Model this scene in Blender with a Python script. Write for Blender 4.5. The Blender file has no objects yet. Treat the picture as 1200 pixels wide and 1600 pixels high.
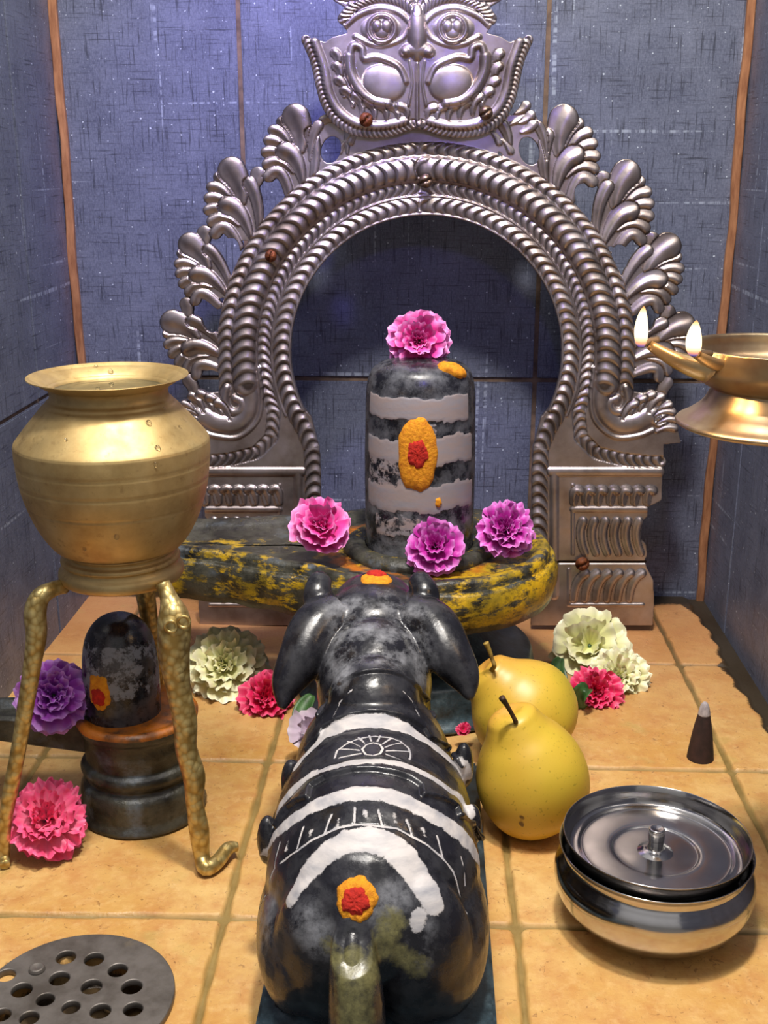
import bpy, bmesh, random
import numpy as np
from math import *
from mathutils import Vector, Matrix, noise as mnoise
from mathutils.bvhtree import BVHTree

scene = bpy.context.scene
col = scene.collection
# ------------------------------------------------------------------ camera
F = 1781.0; TH = radians(17.0); YAW = radians(2.34); CH = 0.45
cam = bpy.data.cameras.new('camera'); camo = bpy.data.objects.new('camera', cam); col.objects.link(camo)
cam.sensor_fit = 'VERTICAL'; cam.sensor_height = 36; cam.lens = F/1600*36
cam.clip_start = .01
camo.location = (0, 0, CH); camo.rotation_euler = (radians(90)-TH, 0, YAW)
scene.camera = camo
# ------------------------------------------------------------------ exposure
vs = scene.view_settings
vs.view_transform = 'Standard'; vs.look = 'None'; vs.gamma = 1; vs.use_curve_mapping = False; vs.exposure = 0.12
# ------------------------------------------------------------------ world
w = bpy.data.worlds.new('world'); scene.world = w; w.use_nodes = True
nt = w.node_tree; bg = nt.nodes['Background']
tc = nt.nodes.new('ShaderNodeTexCoord'); sp = nt.nodes.new('ShaderNodeSeparateXYZ'); rp = nt.nodes.new('ShaderNodeValToRGB')
nt.links.new(tc.outputs['Generated'], sp.inputs[0]); nt.links.new(sp.outputs['Z'], rp.inputs[0]); nt.links.new(rp.outputs[0], bg.inputs[0])
rp.color_ramp.elements[0].position = 0.0; rp.color_ramp.elements[0].color = (.30, .285, .27, 1)
rp.color_ramp.elements[1].position = 0.85; rp.color_ramp.elements[1].color = (1.0, .98, 1.0, 1)
bg.inputs[1].default_value = 0.62

def aim(o, tgt):
    o.rotation_euler = (Vector(tgt)-o.location).to_track_quat('-Z', 'Y').to_euler()

def area(name, loc, tgt, size, power, color):
    l = bpy.data.lights.new(name, 'AREA'); l.shape = 'DISK'; l.size = size; l.energy = power; l.color = color
    o = bpy.data.objects.new(name, l); col.objects.link(o); o.location = loc; aim(o, tgt); return o

area('ceiling_lamp', (0.03, 0.50, 1.18), (0, .93, .1), 0.10, 11.0, (1, .93, .84))
area('fill_light', (-0.22, 0.25, 1.75), (0, .85, .1), 0.30, 13.0, (1, .95, .9))  # unseen fill light, added to lift the dark parts
l = bpy.data.lights.new('blue_led', 'SPOT'); l.energy = 9.0; l.color = (.20, .15, 1); l.spot_size = radians(75); l.spot_blend = 1; l.shadow_soft_size = .02
o = bpy.data.objects.new('blue_led', l); col.objects.link(o); o.location = (-.10, .86, .80); aim(o, (-.13, 1.15, .50))
l = bpy.data.lights.new('blue_led', 'SPOT'); l.energy = 1.6; l.color = (.25, .2, 1); l.spot_size = radians(60); l.spot_blend = 1; l.shadow_soft_size = .02
o = bpy.data.objects.new('blue_led_low', l); col.objects.link(o); o.location = (0.05, .45, .62); aim(o, (.02, 1.15, .30))

# ------------------------------------------------------------------ placing: a pixel of the photograph met with a real plane
_f = np.array([-sin(YAW)*cos(TH), cos(YAW)*cos(TH), -sin(TH)])
_r = np.array([cos(YAW), sin(YAW), 0.]); _u = np.cross(_r, _f); _C = np.array([0, 0, CH])
def ray(px, py): return _f+_r*(px-600)/F-_u*(py-800)/F
def at(px, py, Y):
    d = ray(px, py); return _C+d*Y/d[1]
def ground(px, py, z=0.):
    d = ray(px, py); return _C+d*(z-CH)/d[2]
def mpp(Y, z): return (Y*cos(TH)+(CH-z)*sin(TH))/F      # metres per pixel there

# ------------------------------------------------------------------ node material kit
def rgb(h):
    h = h.lstrip('#'); c = [int(h[i:i+2], 16)/255 for i in (0, 2, 4)]
    return tuple((x/12.92 if x <= .04045 else ((x+.055)/1.055)**2.4) for x in c)+(1,)
class NM:
    def __init__(s, name):
        s.m = bpy.data.materials.new(name); s.m.use_nodes = True; s.t = s.m.node_tree
        s.b = s.t.nodes['Principled BSDF']; s.tc = s.t.nodes.new('ShaderNodeTexCoord')
    def n(s, ty, **kw):
        x = s.t.nodes.new(ty)
        for k, v in kw.items(): setattr(x, k, v)
        return x
    def put(s, sock, v):
        if isinstance(v, bpy.types.NodeSocket): s.t.links.new(v, sock)
        else: sock.default_value = v
    def noise(s, scale, detail=4, rough=.55, vec=None, mscale=None, dist=0, mloc=None):
        x = s.n('ShaderNodeTexNoise'); x.inputs['Scale'].default_value = scale; x.inputs['Detail'].default_value = detail
        x.inputs['Roughness'].default_value = rough; x.inputs['Distortion'].default_value = dist
        v = vec or s.tc.outputs['Object']
        if mscale or mloc:
            mp = s.n('ShaderNodeMapping'); s.t.links.new(v, mp.inputs[0])
            if mscale: mp.inputs['Scale'].default_value = mscale
            if mloc: mp.inputs['Location'].default_value = mloc
            v = mp.outputs[0]
        s.t.links.new(v, x.inputs['Vector']); return x.outputs['Fac']
    def ramp(s, fac, stops):
        x = s.n('ShaderNodeValToRGB'); s.put(x.inputs[0], fac); e = x.color_ramp.elements
        while len(e) < len(stops): e.new(.5)
        for k, (p, c) in enumerate(stops):
            e[k].position = p; e[k].color = c if isinstance(c, tuple) else (c, c, c, 1)
        return x.outputs[0]
    def mix(s, fac, a, b, mode='MIX'):
        x = s.n('ShaderNodeMix', data_type='RGBA', blend_type=mode); s.put(x.inputs[0], fac); s.put(x.inputs[6], a); s.put(x.inputs[7], b); return x.outputs[2]
    def math(s, op, a, b=0.0):
        x = s.n('ShaderNodeMath', operation=op); s.put(x.inputs[0], a); s.put(x.inputs[1], b); return x.outputs[0]
    def attr(s, name, out='Fac'):
        x = s.n('ShaderNodeAttribute', attribute_name=name); return x.outputs[out]
    def bump(s, h, strength=.3, dist=.001):
        x = s.n('ShaderNodeBump'); x.inputs['Strength'].default_value = strength; x.inputs['Distance'].default_value = dist
        s.put(x.inputs['Height'], h); s.t.links.new(x.outputs[0], s.b.inputs['Normal'])
    def set(s, color=None, rough=None, metal=None, **kw):
        if color is not None: s.put(s.b.inputs['Base Color'], color)
        if rough is not None: s.put(s.b.inputs['Roughness'], rough)
        if metal is not None: s.put(s.b.inputs['Metallic'], metal)
        for k, v in kw.items(): s.put(s.b.inputs[k.replace('_', ' ')], v)
        return s.m

M = {}
def wall_mat(name, swap):
    k = NM(name)
    sp = k.n('ShaderNodeSeparateXYZ'); k.t.links.new(k.tc.outputs['Object'], sp.inputs[0])
    cb = k.n('ShaderNodeCombineXYZ'); k.t.links.new(sp.outputs['Y' if swap else 'X'], cb.inputs[0]); k.t.links.new(sp.outputs['Z'], cb.inputs[1])
    v = cb.outputs[0]
    base = k.ramp(k.noise(1, 5, .6, v, (22, 22, 1)), [(.3, rgb('#4a4f63')), (.7, rgb('#656b80'))])
    def thr(scale, lo, hi, loc=None, det=2, rough=.5): return k.ramp(k.noise(1, det, rough, v, scale, 0, loc), [(lo, 0.), (hi, 1.)])
    fine = k.noise(1, 3, .7, v, (900, 260, 1)); fine2 = k.noise(1, 3, .7, v, (260, 900, 1), 0, (3, 7, 0))
    c = k.mix(k.math('MULTIPLY', k.ramp(fine, [(.42, 0.), (.62, 1.)]), .45), base, rgb('#7d8398'))
    c = k.mix(k.math('MULTIPLY', k.ramp(fine2, [(.50, 0.), (.66, 1.)]), .38), c, rgb('#2b2f40'))
    c = k.mix(k.math('MULTIPLY', thr((520, 26, 1), .57, .68), .62), c, rgb('#1c1f2b'))
    c = k.mix(k.math('MULTIPLY', thr((26, 520, 1), .59, .70, (5, 2, 0)), .60), c, rgb('#1d202c'))
    d1 = k.math('MULTIPLY', thr((110, 3.0, 1), .66, .70, (1, 9, 0)), thr((40, 240, 1), .44, .56, (4, 4, 0)))
    d2 = k.math('MULTIPLY', thr((3.0, 110, 1), .665, .705, (8, 1, 0)), thr((240, 40, 1), .44, .56, (2, 6, 0)))
    c = k.mix(k.math('MULTIPLY', k.math('MAXIMUM', d1, d2), .6), c, rgb('#a9b3c6'))
    spk = k.ramp(k.noise(1, 0, .5, v, (330, 330, 1)), [(.80, 0.), (.83, 1.)])
    c = k.mix(k.math('MULTIPLY', spk, .8), c, rgb('#c4cedd'))
    k.bump(k.math('ADD', fine, fine2), .12, .0006)
    return k.set(c, k.ramp(k.noise(1, 3, .5, v, (30, 30, 1)), [(.3, .34), (.7, .5)]))
M['wall_x'] = wall_mat('linen_tile_back', False); M['wall_y'] = wall_mat('linen_tile_side', True)
k = NM('tile_grout'); M['grout'] = k.set(k.ramp(k.noise(90), [(.3, rgb('#4a3b33')), (.7, rgb('#7d6654'))]), .8)
k = NM('copper_strip'); M['copper'] = k.set(k.ramp(k.noise(60, 5, .6, mscale=(3, 3, .6)), [(.3, rgb('#8a5a3e')), (.7, rgb('#c08a63'))]), .5, .35)
# floor
k = NM('ochre_floor_tile')
big = k.noise(9, 5, .6); med = k.noise(45, 5, .65)
c = k.mix(k.ramp(big, [(.35, 0.), (.65, 1.)]), rgb('#c6954f'), rgb('#d8b373'))
c = k.mix(k.math('MULTIPLY', k.ramp(med, [(.42, 0.), (.70, 1.)]), .75), c, rgb('#b97f48'))
c = k.mix(k.math('MULTIPLY', k.ramp(k.noise(110, 6, .7), [(.5, 0.), (.75, 1.)]), .5), c, rgb('#e3c084'))
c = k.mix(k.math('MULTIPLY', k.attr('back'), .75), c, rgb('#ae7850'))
c = k.mix(k.math('MULTIPLY', k.ramp(k.noise(160, 6, .7, dist=1.5), [(.60, 0.), (.66, 1.)]), .6), c, rgb('#74482a'))
c = k.mix(k.math('MULTIPLY', k.ramp(k.noise(24, 3, .6, mscale=(1, 1, 1), mloc=(.4, .2, 0)), [(.6, 0.), (.75, 1.)]), .4), c, rgb('#a8a05c'))
g = k.ramp(k.noise(40, 5, .6), [(.3, rgb('#77612f')), (.7, rgb('#99814a'))])
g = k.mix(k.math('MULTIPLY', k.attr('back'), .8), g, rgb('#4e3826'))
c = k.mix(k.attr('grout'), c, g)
dn = k.ramp(k.math('ADD', k.attr('dirt_shade'), k.math('MULTIPLY', k.noise(330, 4, .7), .55)), [(.78, 0.), (.92, 1.)])
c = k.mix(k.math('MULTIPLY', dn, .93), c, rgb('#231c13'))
k.bump(k.math('ADD', med, k.noise(300, 5, .7)), .45, .001)
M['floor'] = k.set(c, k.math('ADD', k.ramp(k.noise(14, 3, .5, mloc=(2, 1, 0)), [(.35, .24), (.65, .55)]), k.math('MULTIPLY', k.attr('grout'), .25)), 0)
# metals
k = NM('aged_white_metal')
c = k.ramp(k.noise(26, 6, .6), [(.3, rgb('#8d7f76')), (.52, rgb('#b3a7a2')), (.75, rgb('#c9c0c2'))])
c = k.mix(k.math('MULTIPLY', k.attr('low'), 1.), c, rgb('#3a3029'))  # low: shade in grooves and along lobe edges painted into the colour
M['silver'] = k.set(c, k.ramp(k.noise(60, 4, .6), [(.3, .28), (.7, .46)]), .92); k.bump(k.noise(500, 3, .6), .08, .0005)
k = NM('brass')
c = k.ramp(k.noise(38, 6, .65), [(.3, rgb('#b49660')), (.55, rgb('#cdb27a')), (.8, rgb('#dcc892'))])
c = k.mix(k.math('MULTIPLY', k.ramp(k.noise(150, 5, .7), [(.58, 0.), (.7, 1.)]), .35), c, rgb('#7a5527'))
M['brass'] = k.set(c, k.ramp(k.noise(80, 4), [(.3, .46), (.7, .6)]), .80); k.bump(k.noise(260, 4), .08, .0006)
k = NM('cast_brass')
vo = k.n('ShaderNodeTexVoronoi'); vo.inputs['Scale'].default_value = 190; k.t.links.new(k.tc.outputs['Object'], vo.inputs['Vector'])
c = k.mix(k.ramp(vo.outputs['Distance'], [(.35, 0.), (.75, 1.)]), rgb('#cfbb7e'), rgb('#a58a4e'))
M['cast_brass'] = k.set(c, .42, .75); k.bump(k.ramp(vo.outputs['Distance'], [(.0, 1.), (.8, 0.)]), .5, .0013)
k = NM('lamp_brass'); M['lamp_brass'] = k.set(k.ramp(k.noise(30, 4), [(.35, rgb('#9a7d60')), (.7, rgb('#c9b995'))]), .33, .92)
k = NM('steel'); M['steel'] = k.set(k.ramp(k.noise(24, 4), [(.3, rgb('#a8a6a5')), (.7, rgb('#c9c7c6'))]), k.ramp(k.noise(60, 3, .5, mscale=(1, 1, 12)), [(.3, .10), (.7, .2)]), 1.0)
k = NM('drain_steel')
c = k.mix(k.ramp(k.noise(40, 6, .65), [(.4, 0.), (.66, 1.)]), rgb('#7b7671'), rgb('#5a544e'))
c = k.mix(k.math('MULTIPLY', k.ramp(k.noise(30, 5, .6, mloc=(1, 0, 0)), [(.6, 0.), (.72, 1.)]), .7), c, rgb('#96876a'))
M['drain'] = k.set(c, .48, .55); k.bump(k.noise(300, 4), .2, .0005)
k = NM('screw_metal'); M['screw'] = k.set(k.ramp(k.noise(200, 4), [(.35, rgb('#4a3427')), (.7, rgb('#8f7a68'))]), .4, .85)
k = NM('screw_rust'); M['rust'] = k.set(k.ramp(k.noise(300, 4), [(.35, rgb('#43220f')), (.7, rgb('#8a4a22'))]), .6, .5)
k = NM('pit_dark'); M['dark'] = k.set(rgb('#1a1712'), .5)
# stone
k = NM('painted_black_stone')
nb = k.noise(55, 6, .7)
c = k.mix(k.ramp(k.noise(30, 5, .6), [(.35, 0.), (.7, 1.)]), rgb('#141418'), rgb('#24242b'))
c = k.mix(k.math('MULTIPLY', k.ramp(nb, [(.43, 0.), (.66, 1.)]), k.attr('residue')), c, rgb('#85878d'))
pf = k.ramp(k.math('ADD', k.attr('paint'), k.math('MULTIPLY', k.math('SUBTRACT', k.noise(130, 6, .75, mscale=(1, 1, 1)), .5), 1.9)), [(.42, 0.), (.58, 1.)])
pc = k.mix(k.ramp(k.noise(60, 5, .6, mscale=(.5, 1, 3)), [(.4, 0.), (.75, 1.)]), k.attr('paintcol', 'Color'), rgb('#8b8d96'))
c = k.mix(pf, c, pc)
c = k.mix(k.ramp(k.math('ADD', k.attr('yellow'), k.math('MULTIPLY', k.noise(190, 5, .7), .7)), [(.66, 0.), (.9, .9)]), c, k.ramp(k.noise(90, 5, .7), [(.35, rgb('#4d4a30')), (.7, rgb('#8f8a5a'))]))
rf = k.mix(pf, k.ramp(nb, [(.4, (.2, .2, .2, 1)), (.7, (.42, .42, .42, 1))]), (.55, .55, .55, 1))
k.bump(k.math('ADD', k.math('MULTIPLY', pf, .8), k.noise(220, 4, .6)), .3, .0007)
M['stone'] = k.set(c, rf, 0)
k = NM('yoni_stone')
c = k.mix(k.ramp(k.noise(40, 6, .65), [(.38, 0.), (.62, 1.)]), rgb('#171613'), rgb('#4b4a40'))
c = k.mix(k.ramp(k.noise(28, 5, .6, mloc=(1, 1, 1)), [(.58, 0.), (.72, 1.)]), c, rgb('#5c6670'))
c = k.mix(k.ramp(k.math('ADD', k.attr('yellow'), k.math('MULTIPLY', k.math('SUBTRACT', k.noise(46, 7, .75, mscale=(1, 1, 2.4)), .5), 2.2)), [(.47, 0.), (.66, 1.)]), c, k.ramp(k.noise(36, 4), [(.32, rgb('#7d6a1c')), (.5, rgb('#b89618')), (.72, rgb('#e0b018'))]))
c = k.mix(k.ramp(k.noise(95, 6, .75, mscale=(1, 1, 1.6), mloc=(2, 5, 1)), [(.50, 0.), (.66, .85)]), c, rgb('#24241a'))
c = k.mix(k.ramp(k.math('MULTIPLY', k.attr('orange'), k.noise(60, 4)), [(.3, 0.), (.5, 1.)]), c, rgb('#b86a1c'))
M['yoni'] = k.set(c, k.ramp(k.noise(50), [(.3, .22), (.7, .55)]), 0); k.bump(k.noise(120, 6, .7), .5, .002)
k = NM('base_stone')
c = k.ramp(k.noise(45, 6, .7), [(.3, rgb('#171512')), (.55, rgb('#3a352d')), (.8, rgb('#5e564a'))])
M['base_stone'] = k.set(c, k.ramp(k.noise(40), [(.3, .3), (.7, .6)])); k.bump(k.noise(150, 5, .7), .4, .0015)
k = NM('blue_grey_stone')
c = k.ramp(k.noise(70, 6, .7), [(.3, rgb('#1b2326')), (.55, rgb('#3d4f58')), (.8, rgb('#6c818a'))])
M['slab'] = k.set(c, .35); k.bump(k.noise(200, 5, .7), .4, .001)
k = NM('orange_paste'); M['orange'] = k.set(k.ramp(k.noise(300, 4), [(.3, rgb('#d07c08')), (.7, rgb('#f0a414'))]), .75); k.bump(k.noise(420, 5, .7), .9, .0015)
k = NM('red_powder'); M['red'] = k.set(k.ramp(k.noise(300, 4), [(.3, rgb('#a3150a')), (.7, rgb('#d12812'))]), .8); k.bump(k.noise(420, 5, .7), .9, .0015)
k = NM('ash_paste'); M['ash'] = k.set(k.ramp(k.noise(200, 4), [(.3, rgb('#9b8d86')), (.7, rgb('#c0b4ac'))]), .6)
# plants
k = NM('petal'); M['petal'] = k.set(k.attr('Col', 'Color'), .5, 0); k.b.inputs['Subsurface Weight'].default_value = .12; k.b.inputs['Subsurface Radius'].default_value = (.004, .002, .002)
k = NM('leaf'); M['leaf'] = k.set(k.ramp(k.noise(90), [(.3, rgb('#1d3a16')), (.7, rgb('#47703a'))]), .4)
k = NM('pear_skin')
c = k.ramp(k.noise(13, 3, .5), [(.3, rgb('#d0a63e')), (.55, rgb('#d3b43c')), (.8, rgb('#bfae36'))])
c = k.mix(k.math('MULTIPLY', k.ramp(k.attr('blush'), [(.0, 0.), (1., 1.)]), .7), c, rgb('#d98d4c'))
c = k.mix(k.math('MULTIPLY', k.ramp(k.noise(420, 1, .5), [(.66, 0.), (.72, 1.)]), .45), c, rgb('#8f7a22'))
c = k.mix(k.ramp(k.noise(70, 1, .4, mloc=(3, 2, 1)), [(.775, 0.), (.79, 1.)]), c, rgb('#6a4a1c'))
M['pear'] = k.set(c, .4); k.b.inputs['Subsurface Weight'].default_value = .1; k.b.inputs['Subsurface Radius'].default_value = (.006, .004, .001); k.bump(k.noise(200, 3), .08, .0006)
k = NM('pear_stem'); M['stem'] = k.set(k.ramp(k.noise(150), [(.35, rgb('#2c1a10')), (.7, rgb('#6b4a2a'))]), .6)
k = NM('pear_stem_pale'); M['stem2'] = k.set(k.ramp(k.noise(150), [(.3, rgb('#5a3f1e')), (.6, rgb('#b09445'))]), .6)
k = NM('incense'); M['incense'] = k.set(k.ramp(k.noise(150), [(.3, rgb('#1f1210')), (.7, rgb('#3a2420'))]), .8)
k = NM('incense_ash'); M['cone_ash'] = k.set(k.ramp(k.noise(300), [(.3, rgb('#8d8588')), (.7, rgb('#b8b0b2'))]), .9)
k = NM('water'); M['water'] = k.set((.05, .05, .03, 1), .03, 0); k.b.inputs['IOR'].default_value = 1.33
k = NM('drop'); M['drop'] = k.set((1, 1, 1, 1), .02, 0); k.b.inputs['Transmission Weight'].default_value = 1; k.b.inputs['IOR'].default_value = 1.33
k = NM('wick'); M['wick'] = k.set(rgb('#1a1210'), .9)
def flame_mat():
    k = NM('flame')
    r = k.ramp(k.attr('hgt'), [(0., (.12, .15, .9, 1)), (.10, (1., .35, .18, 1)), (.3, (1., .78, .45, 1)), (.8, (1., .80, .45, 1)), (1., (1, .42, .1, 1))])
    s = k.ramp(k.attr('hgt'), [(0., .10), (.25, 1.), (.85, 1.), (1., .35)])
    k.put(k.b.inputs['Emission Color'], r); k.put(k.b.inputs['Emission Strength'], k.math('MULTIPLY', s, 2.2))
    return k.set((0, 0, 0, 1), 1)
M['flame'] = flame_mat()

# ------------------------------------------------------------------ object kit
def tag(o, label=None, cat=None, group=None, kind=None):
    if label: o['label'] = label
    if cat: o['category'] = cat
    if group: o['group'] = group
    if kind: o['kind'] = kind
    return o
def thing(name, loc, label, cat, group=None):
    o = bpy.data.objects.new(name, None); col.objects.link(o); o.location = loc; o.empty_display_size = .01
    return tag(o, label, cat, group)
def link(name, me, mat, parent=None, smooth=True):
    if mat is not None:
        me.materials.clear()
        for m_ in (mat if isinstance(mat, (list, tuple)) else [mat]): me.materials.append(m_)
    if smooth: me.polygons.foreach_set('use_smooth', [True]*len(me.polygons))
    o = bpy.data.objects.new(name, me); col.objects.link(o)
    if parent is not None:
        o.parent = parent; o.matrix_parent_inverse = Matrix.Translation(parent.location).inverted() if not parent.parent else (Matrix.Translation(parent.parent.location).inverted() if parent.type != 'EMPTY' else Matrix())
    return o
def attach(o, parent):
    """parent keeping the world place (all builders write world coordinates; parents are only moved, never turned)"""
    off = Vector((0, 0, 0)); p = parent
    while p is not None: off += p.location; p = p.parent
    o.parent = parent; o.matrix_parent_inverse = Matrix(); o.location = o.location-off
def obj(name, me, mat, parent=None, smooth=True):
    o = link(name, me, mat, None, smooth)
    if parent is not None: attach(o, parent)
    return o
def mk(verts, faces, name='m'):
    me = bpy.data.meshes.new(name); me.from_pydata([tuple(v) for v in verts], [], [tuple(f_) for f_ in faces]); me.update(); return me
def fattr(me, name, vals):
    a = me.attributes.new(name, 'FLOAT', 'POINT'); a.data.foreach_set('value', np.asarray(vals, dtype=np.float32))
def cattr(me, name, vals):
    a = me.attributes.new(name, 'FLOAT_COLOR', 'POINT'); a.data.foreach_set('color', np.asarray(vals, dtype=np.float32).ravel())
def vco(me):
    a = np.empty(len(me.vertices)*3, dtype=np.float32); me.vertices.foreach_get('co', a); return a.reshape(-1, 3).astype(float)
def setco(me, a): me.vertices.foreach_set('co', np.asarray(a, dtype=np.float32).ravel()); me.update()
def smooth_prof(pts, n=6):
    P = [np.array(p, float) for p in pts]; out = []
    for i in range(len(P)-1):
        a = P[max(i-1, 0)]; b = P[i]; c = P[i+1]; d = P[min(i+2, len(P)-1)]
        for k_ in range(n):
            t = k_/n
            out.append(.5*((2*b)+(-a+c)*t+(2*a-5*b+4*c-d)*t*t+(-a+3*b-3*c+d)*t**3))
    out.append(P[-1]); return out
def grid_faces(nu, nv, wrap=False):
    F_ = []
    for i in range(nu-1):
        for j in range(nv if wrap else nv-1):
            F_.append((i*nv+j, i*nv+(j+1) % nv, (i+1)*nv+(j+1) % nv, (i+1)*nv+j))
    return F_
def lathe(prof, c, n=96, wob=0):
    V = []
    for r_, z in prof:
        for j in range(n):
            a = 2*pi*j/n; V.append((c[0]+r_*cos(a), c[1]+r_*sin(a), c[2]+z))
    return mk(V, grid_faces(len(prof), n, True))
def tube(pts, rad, n=14, sub=5, flat=None, cap=True):
    P = smooth_prof([list(p)+[r_] for p, r_ in zip(pts, rad)], sub)
    C_ = [Vector(p[:3]) for p in P]; R = [max(p[3], 1e-5) for p in P]
    V = []; up = Vector((0, .3, 1)).normalized()
    prev = None
    for i, c in enumerate(C_):
        t = (C_[min(i+1, len(C_)-1)]-C_[max(i-1, 0)]).normalized()
        if prev is None:
            a = t.orthogonal().normalized()
        else:
            a = (prev-t*prev.dot(t)).normalized()
        prev = a; b = t.cross(a)
        for j in range(n):
            th = 2*pi*j/n; V.append(c+(a*cos(th)+b*sin(th))*R[i])
    F_ = grid_faces(len(C_), n, True)
    if cap:
        F_.append(tuple(range(n))[::-1]); F_.append(tuple(range((len(C_)-1)*n, len(C_)*n)))
    return mk(V, F_)
def boxes(lst, bev=.0008):
    bm = bmesh.new()
    for (a, b) in lst:
        r_ = bmesh.ops.create_cube(bm, size=1)
        for v in r_['verts']:
            v.co = Vector([(a[i]+b[i])/2+v.co[i]*(b[i]-a[i]) for i in range(3)])
    if bev: bmesh.ops.bevel(bm, geom=list(bm.edges), offset=bev, segments=2, affect='EDGES', clamp_overlap=True)
    me = bpy.data.meshes.new('b'); bm.to_mesh(me); bm.free(); return me
def remesh(meshes, voxel, smooth_n=8, sub=0):
    V = []; F_ = []
    for me in meshes:
        o_ = len(V); V += [tuple(v.co) for v in me.vertices]; F_ += [tuple(i+o_ for i in p.vertices) for p in me.polygons]
    me = mk(V, F_); o = bpy.data.objects.new('tmp', me); col.objects.link(o)
    m1 = o.modifiers.new('r', 'REMESH'); m1.mode = 'VOXEL'; m1.voxel_size = voxel
    if smooth_n: m2 = o.modifiers.new('s', 'SMOOTH'); m2.factor = .5; m2.iterations = smooth_n
    if sub: m3_ = o.modifiers.new('u', 'SUBSURF'); m3_.levels = sub
    dg = bpy.context.evaluated_depsgraph_get(); dg.update()
    out = bpy.data.meshes.new_from_object(o.evaluated_get(dg)); bpy.data.objects.remove(o); return out
def ell(c, r_, rot=(0, 0, 0), n=28):
    bm = bmesh.new(); bmesh.ops.create_uvsphere(bm, u_segments=n, v_segments=n//2+2, radius=1)
    R = Matrix.Rotation(rot[2], 3, 'Z') @ Matrix.Rotation(rot[1], 3, 'Y') @ Matrix.Rotation(rot[0], 3, 'X')
    for v in bm.verts: v.co = R @ Vector((v.co.x*r_[0], v.co.y*r_[1], v.co.z*r_[2]))+Vector(c)
    me = bpy.data.meshes.new('e'); bm.to_mesh(me); bm.free(); return me
def curve_fill(loops, depth, loc_z):
    """flat plate with holes from closed 2D loops (x, y), bottom at loc_z"""
    cu = bpy.data.curves.new('c', 'CURVE'); cu.dimensions = '2D'; cu.fill_mode = 'BOTH'; cu.extrude = depth/2; cu.bevel_depth = .0006; cu.bevel_resolution = 1
    for L in loops:
        s = cu.splines.new('POLY'); s.points.add(len(L)-1); s.use_cyclic_u = True
        for p, q in zip(s.points, L): p.co = (q[0], q[1], 0, 1)
    o = bpy.data.objects.new('tmp', cu); col.objects.link(o)
    dg = bpy.context.evaluated_depsgraph_get(); dg.update()
    me = bpy.data.meshes.new_from_object(o.evaluated_get(dg)); bpy.data.objects.remove(o)
    a = vco(me); a[:, 2] += loc_z+depth/2; setco(me, a); return me
rng = np.random.RandomState(5)

# ================================================================== SETTING
XL, XR, YB = -.368, .299, 1.17
TX, TY = .1807, .196; X0, Y0 = .0566, .797     # floor joints
DR = ground(118, 1568); DRAIN = (DR[0], DR[1]); DRAD = .0545
def build_floor():
    s = .00125; xs = np.arange(XL-.0, XR+.012, s); ys = np.arange(.40, YB+.01, s)
    X, Y = np.meshgrid(xs, ys, indexing='xy')
    wob = .0006*np.sin(X*31+Y*17)+.0004*np.sin(Y*53-X*29)
    def jd(v, o_, t): q = np.mod(v-o_, t); return np.minimum(q, t-q)
    dx = jd(X+wob, X0, TX); dy = jd(Y+wob*.8, Y0, TY)
    rr = .0065                                           # rounded tile corners
    ax = np.clip(rr-dx, 0, None); ay = np.clip(rr-dy, 0, None)
    corner = rr-np.sqrt(ax*ax+ay*ay)
    d = np.where((dx < rr) & (dy < rr), corner, np.minimum(dx, dy))
    d = d+.0004*np.sin(X*137+3*np.sin(Y*71))+.0003*np.sin(Y*211+2*np.sin(X*97))
    half = .0013
    g = 1-np.clip((d-half)/.0018, 0, 1); g = g*g*(3-2*g)
    Z = -.0028*g + .0006*np.sin(X*23+1)*np.sin(Y*19)
    edge = np.clip((X-(XR-.019+.002*np.sin(Y*37)+.0012*np.sin(Y*171)))/.005, 0, 1); Z = Z*(1-edge)-.003*edge
    edgeb = np.clip((Y-(YB-.028))/.01, 0, 1)
    g = np.maximum(g, np.maximum(edge, edgeb)*.9)
    dirt_shade = .46*np.exp(-np.clip(d-half, 0, None)/.0045)+.75*np.clip((X-(XR-.028+.003*np.sin(Y*37)+.002*np.sin(Y*171)))/.012, 0, 1)+.7*np.clip((Y-(YB-.04))/.02, 0, 1)
    dirt_shade = dirt_shade*(.55+.45*np.clip((Y-.75)/.15, 0, 1))
    rd = np.hypot(X-DRAIN[0], Y-DRAIN[1])
    pit = np.clip((.0425-rd)/.0025, 0, 1); Z = Z*(1-pit)-.022*pit
    dirt_shade = np.maximum(dirt_shade*1., pit*1.2)  # drain pit darkened in colour as shade inside the grate holes
    dirt_shade = np.maximum(dirt_shade, .45*np.exp(-((rd-.058)/.0018)**2))
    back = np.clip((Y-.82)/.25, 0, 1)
    V = np.stack([X.ravel(), Y.ravel(), Z.ravel()], 1); nv = len(xs); nu = len(ys)
    i = np.arange(nu-1)[:, None]*nv+np.arange(nv-1)[None, :]; i = i.ravel()
    Q = np.stack([i, i+1, i+nv+1, i+nv], 1)
    me = np_mesh(V, Q); fattr(me, 'grout', g.ravel()); fattr(me, 'dirt_shade', dirt_shade.ravel()); fattr(me, 'back', back.ravel())
    tag(obj('floor', me, M['floor']), kind='structure')
def np_mesh(V, Q):
    me = bpy.data.meshes.new('g'); n = len(Q)
    me.vertices.add(len(V)); me.vertices.foreach_set('co', np.asarray(V, dtype=np.float32).ravel())
    k_ = Q.shape[1]
    me.loops.add(n*k_); me.loops.foreach_set('vertex_index', Q.astype(np.int32).ravel())
    me.polygons.add(n); me.polygons.foreach_set('loop_start', (np.arange(n)*k_).astype(np.int32))
    me.update(calc_edges=True); me.validate(); return me
build_floor()
ZT = 1.0; ZJ = [-.05, .236, .81, ZT+.4]
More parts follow.
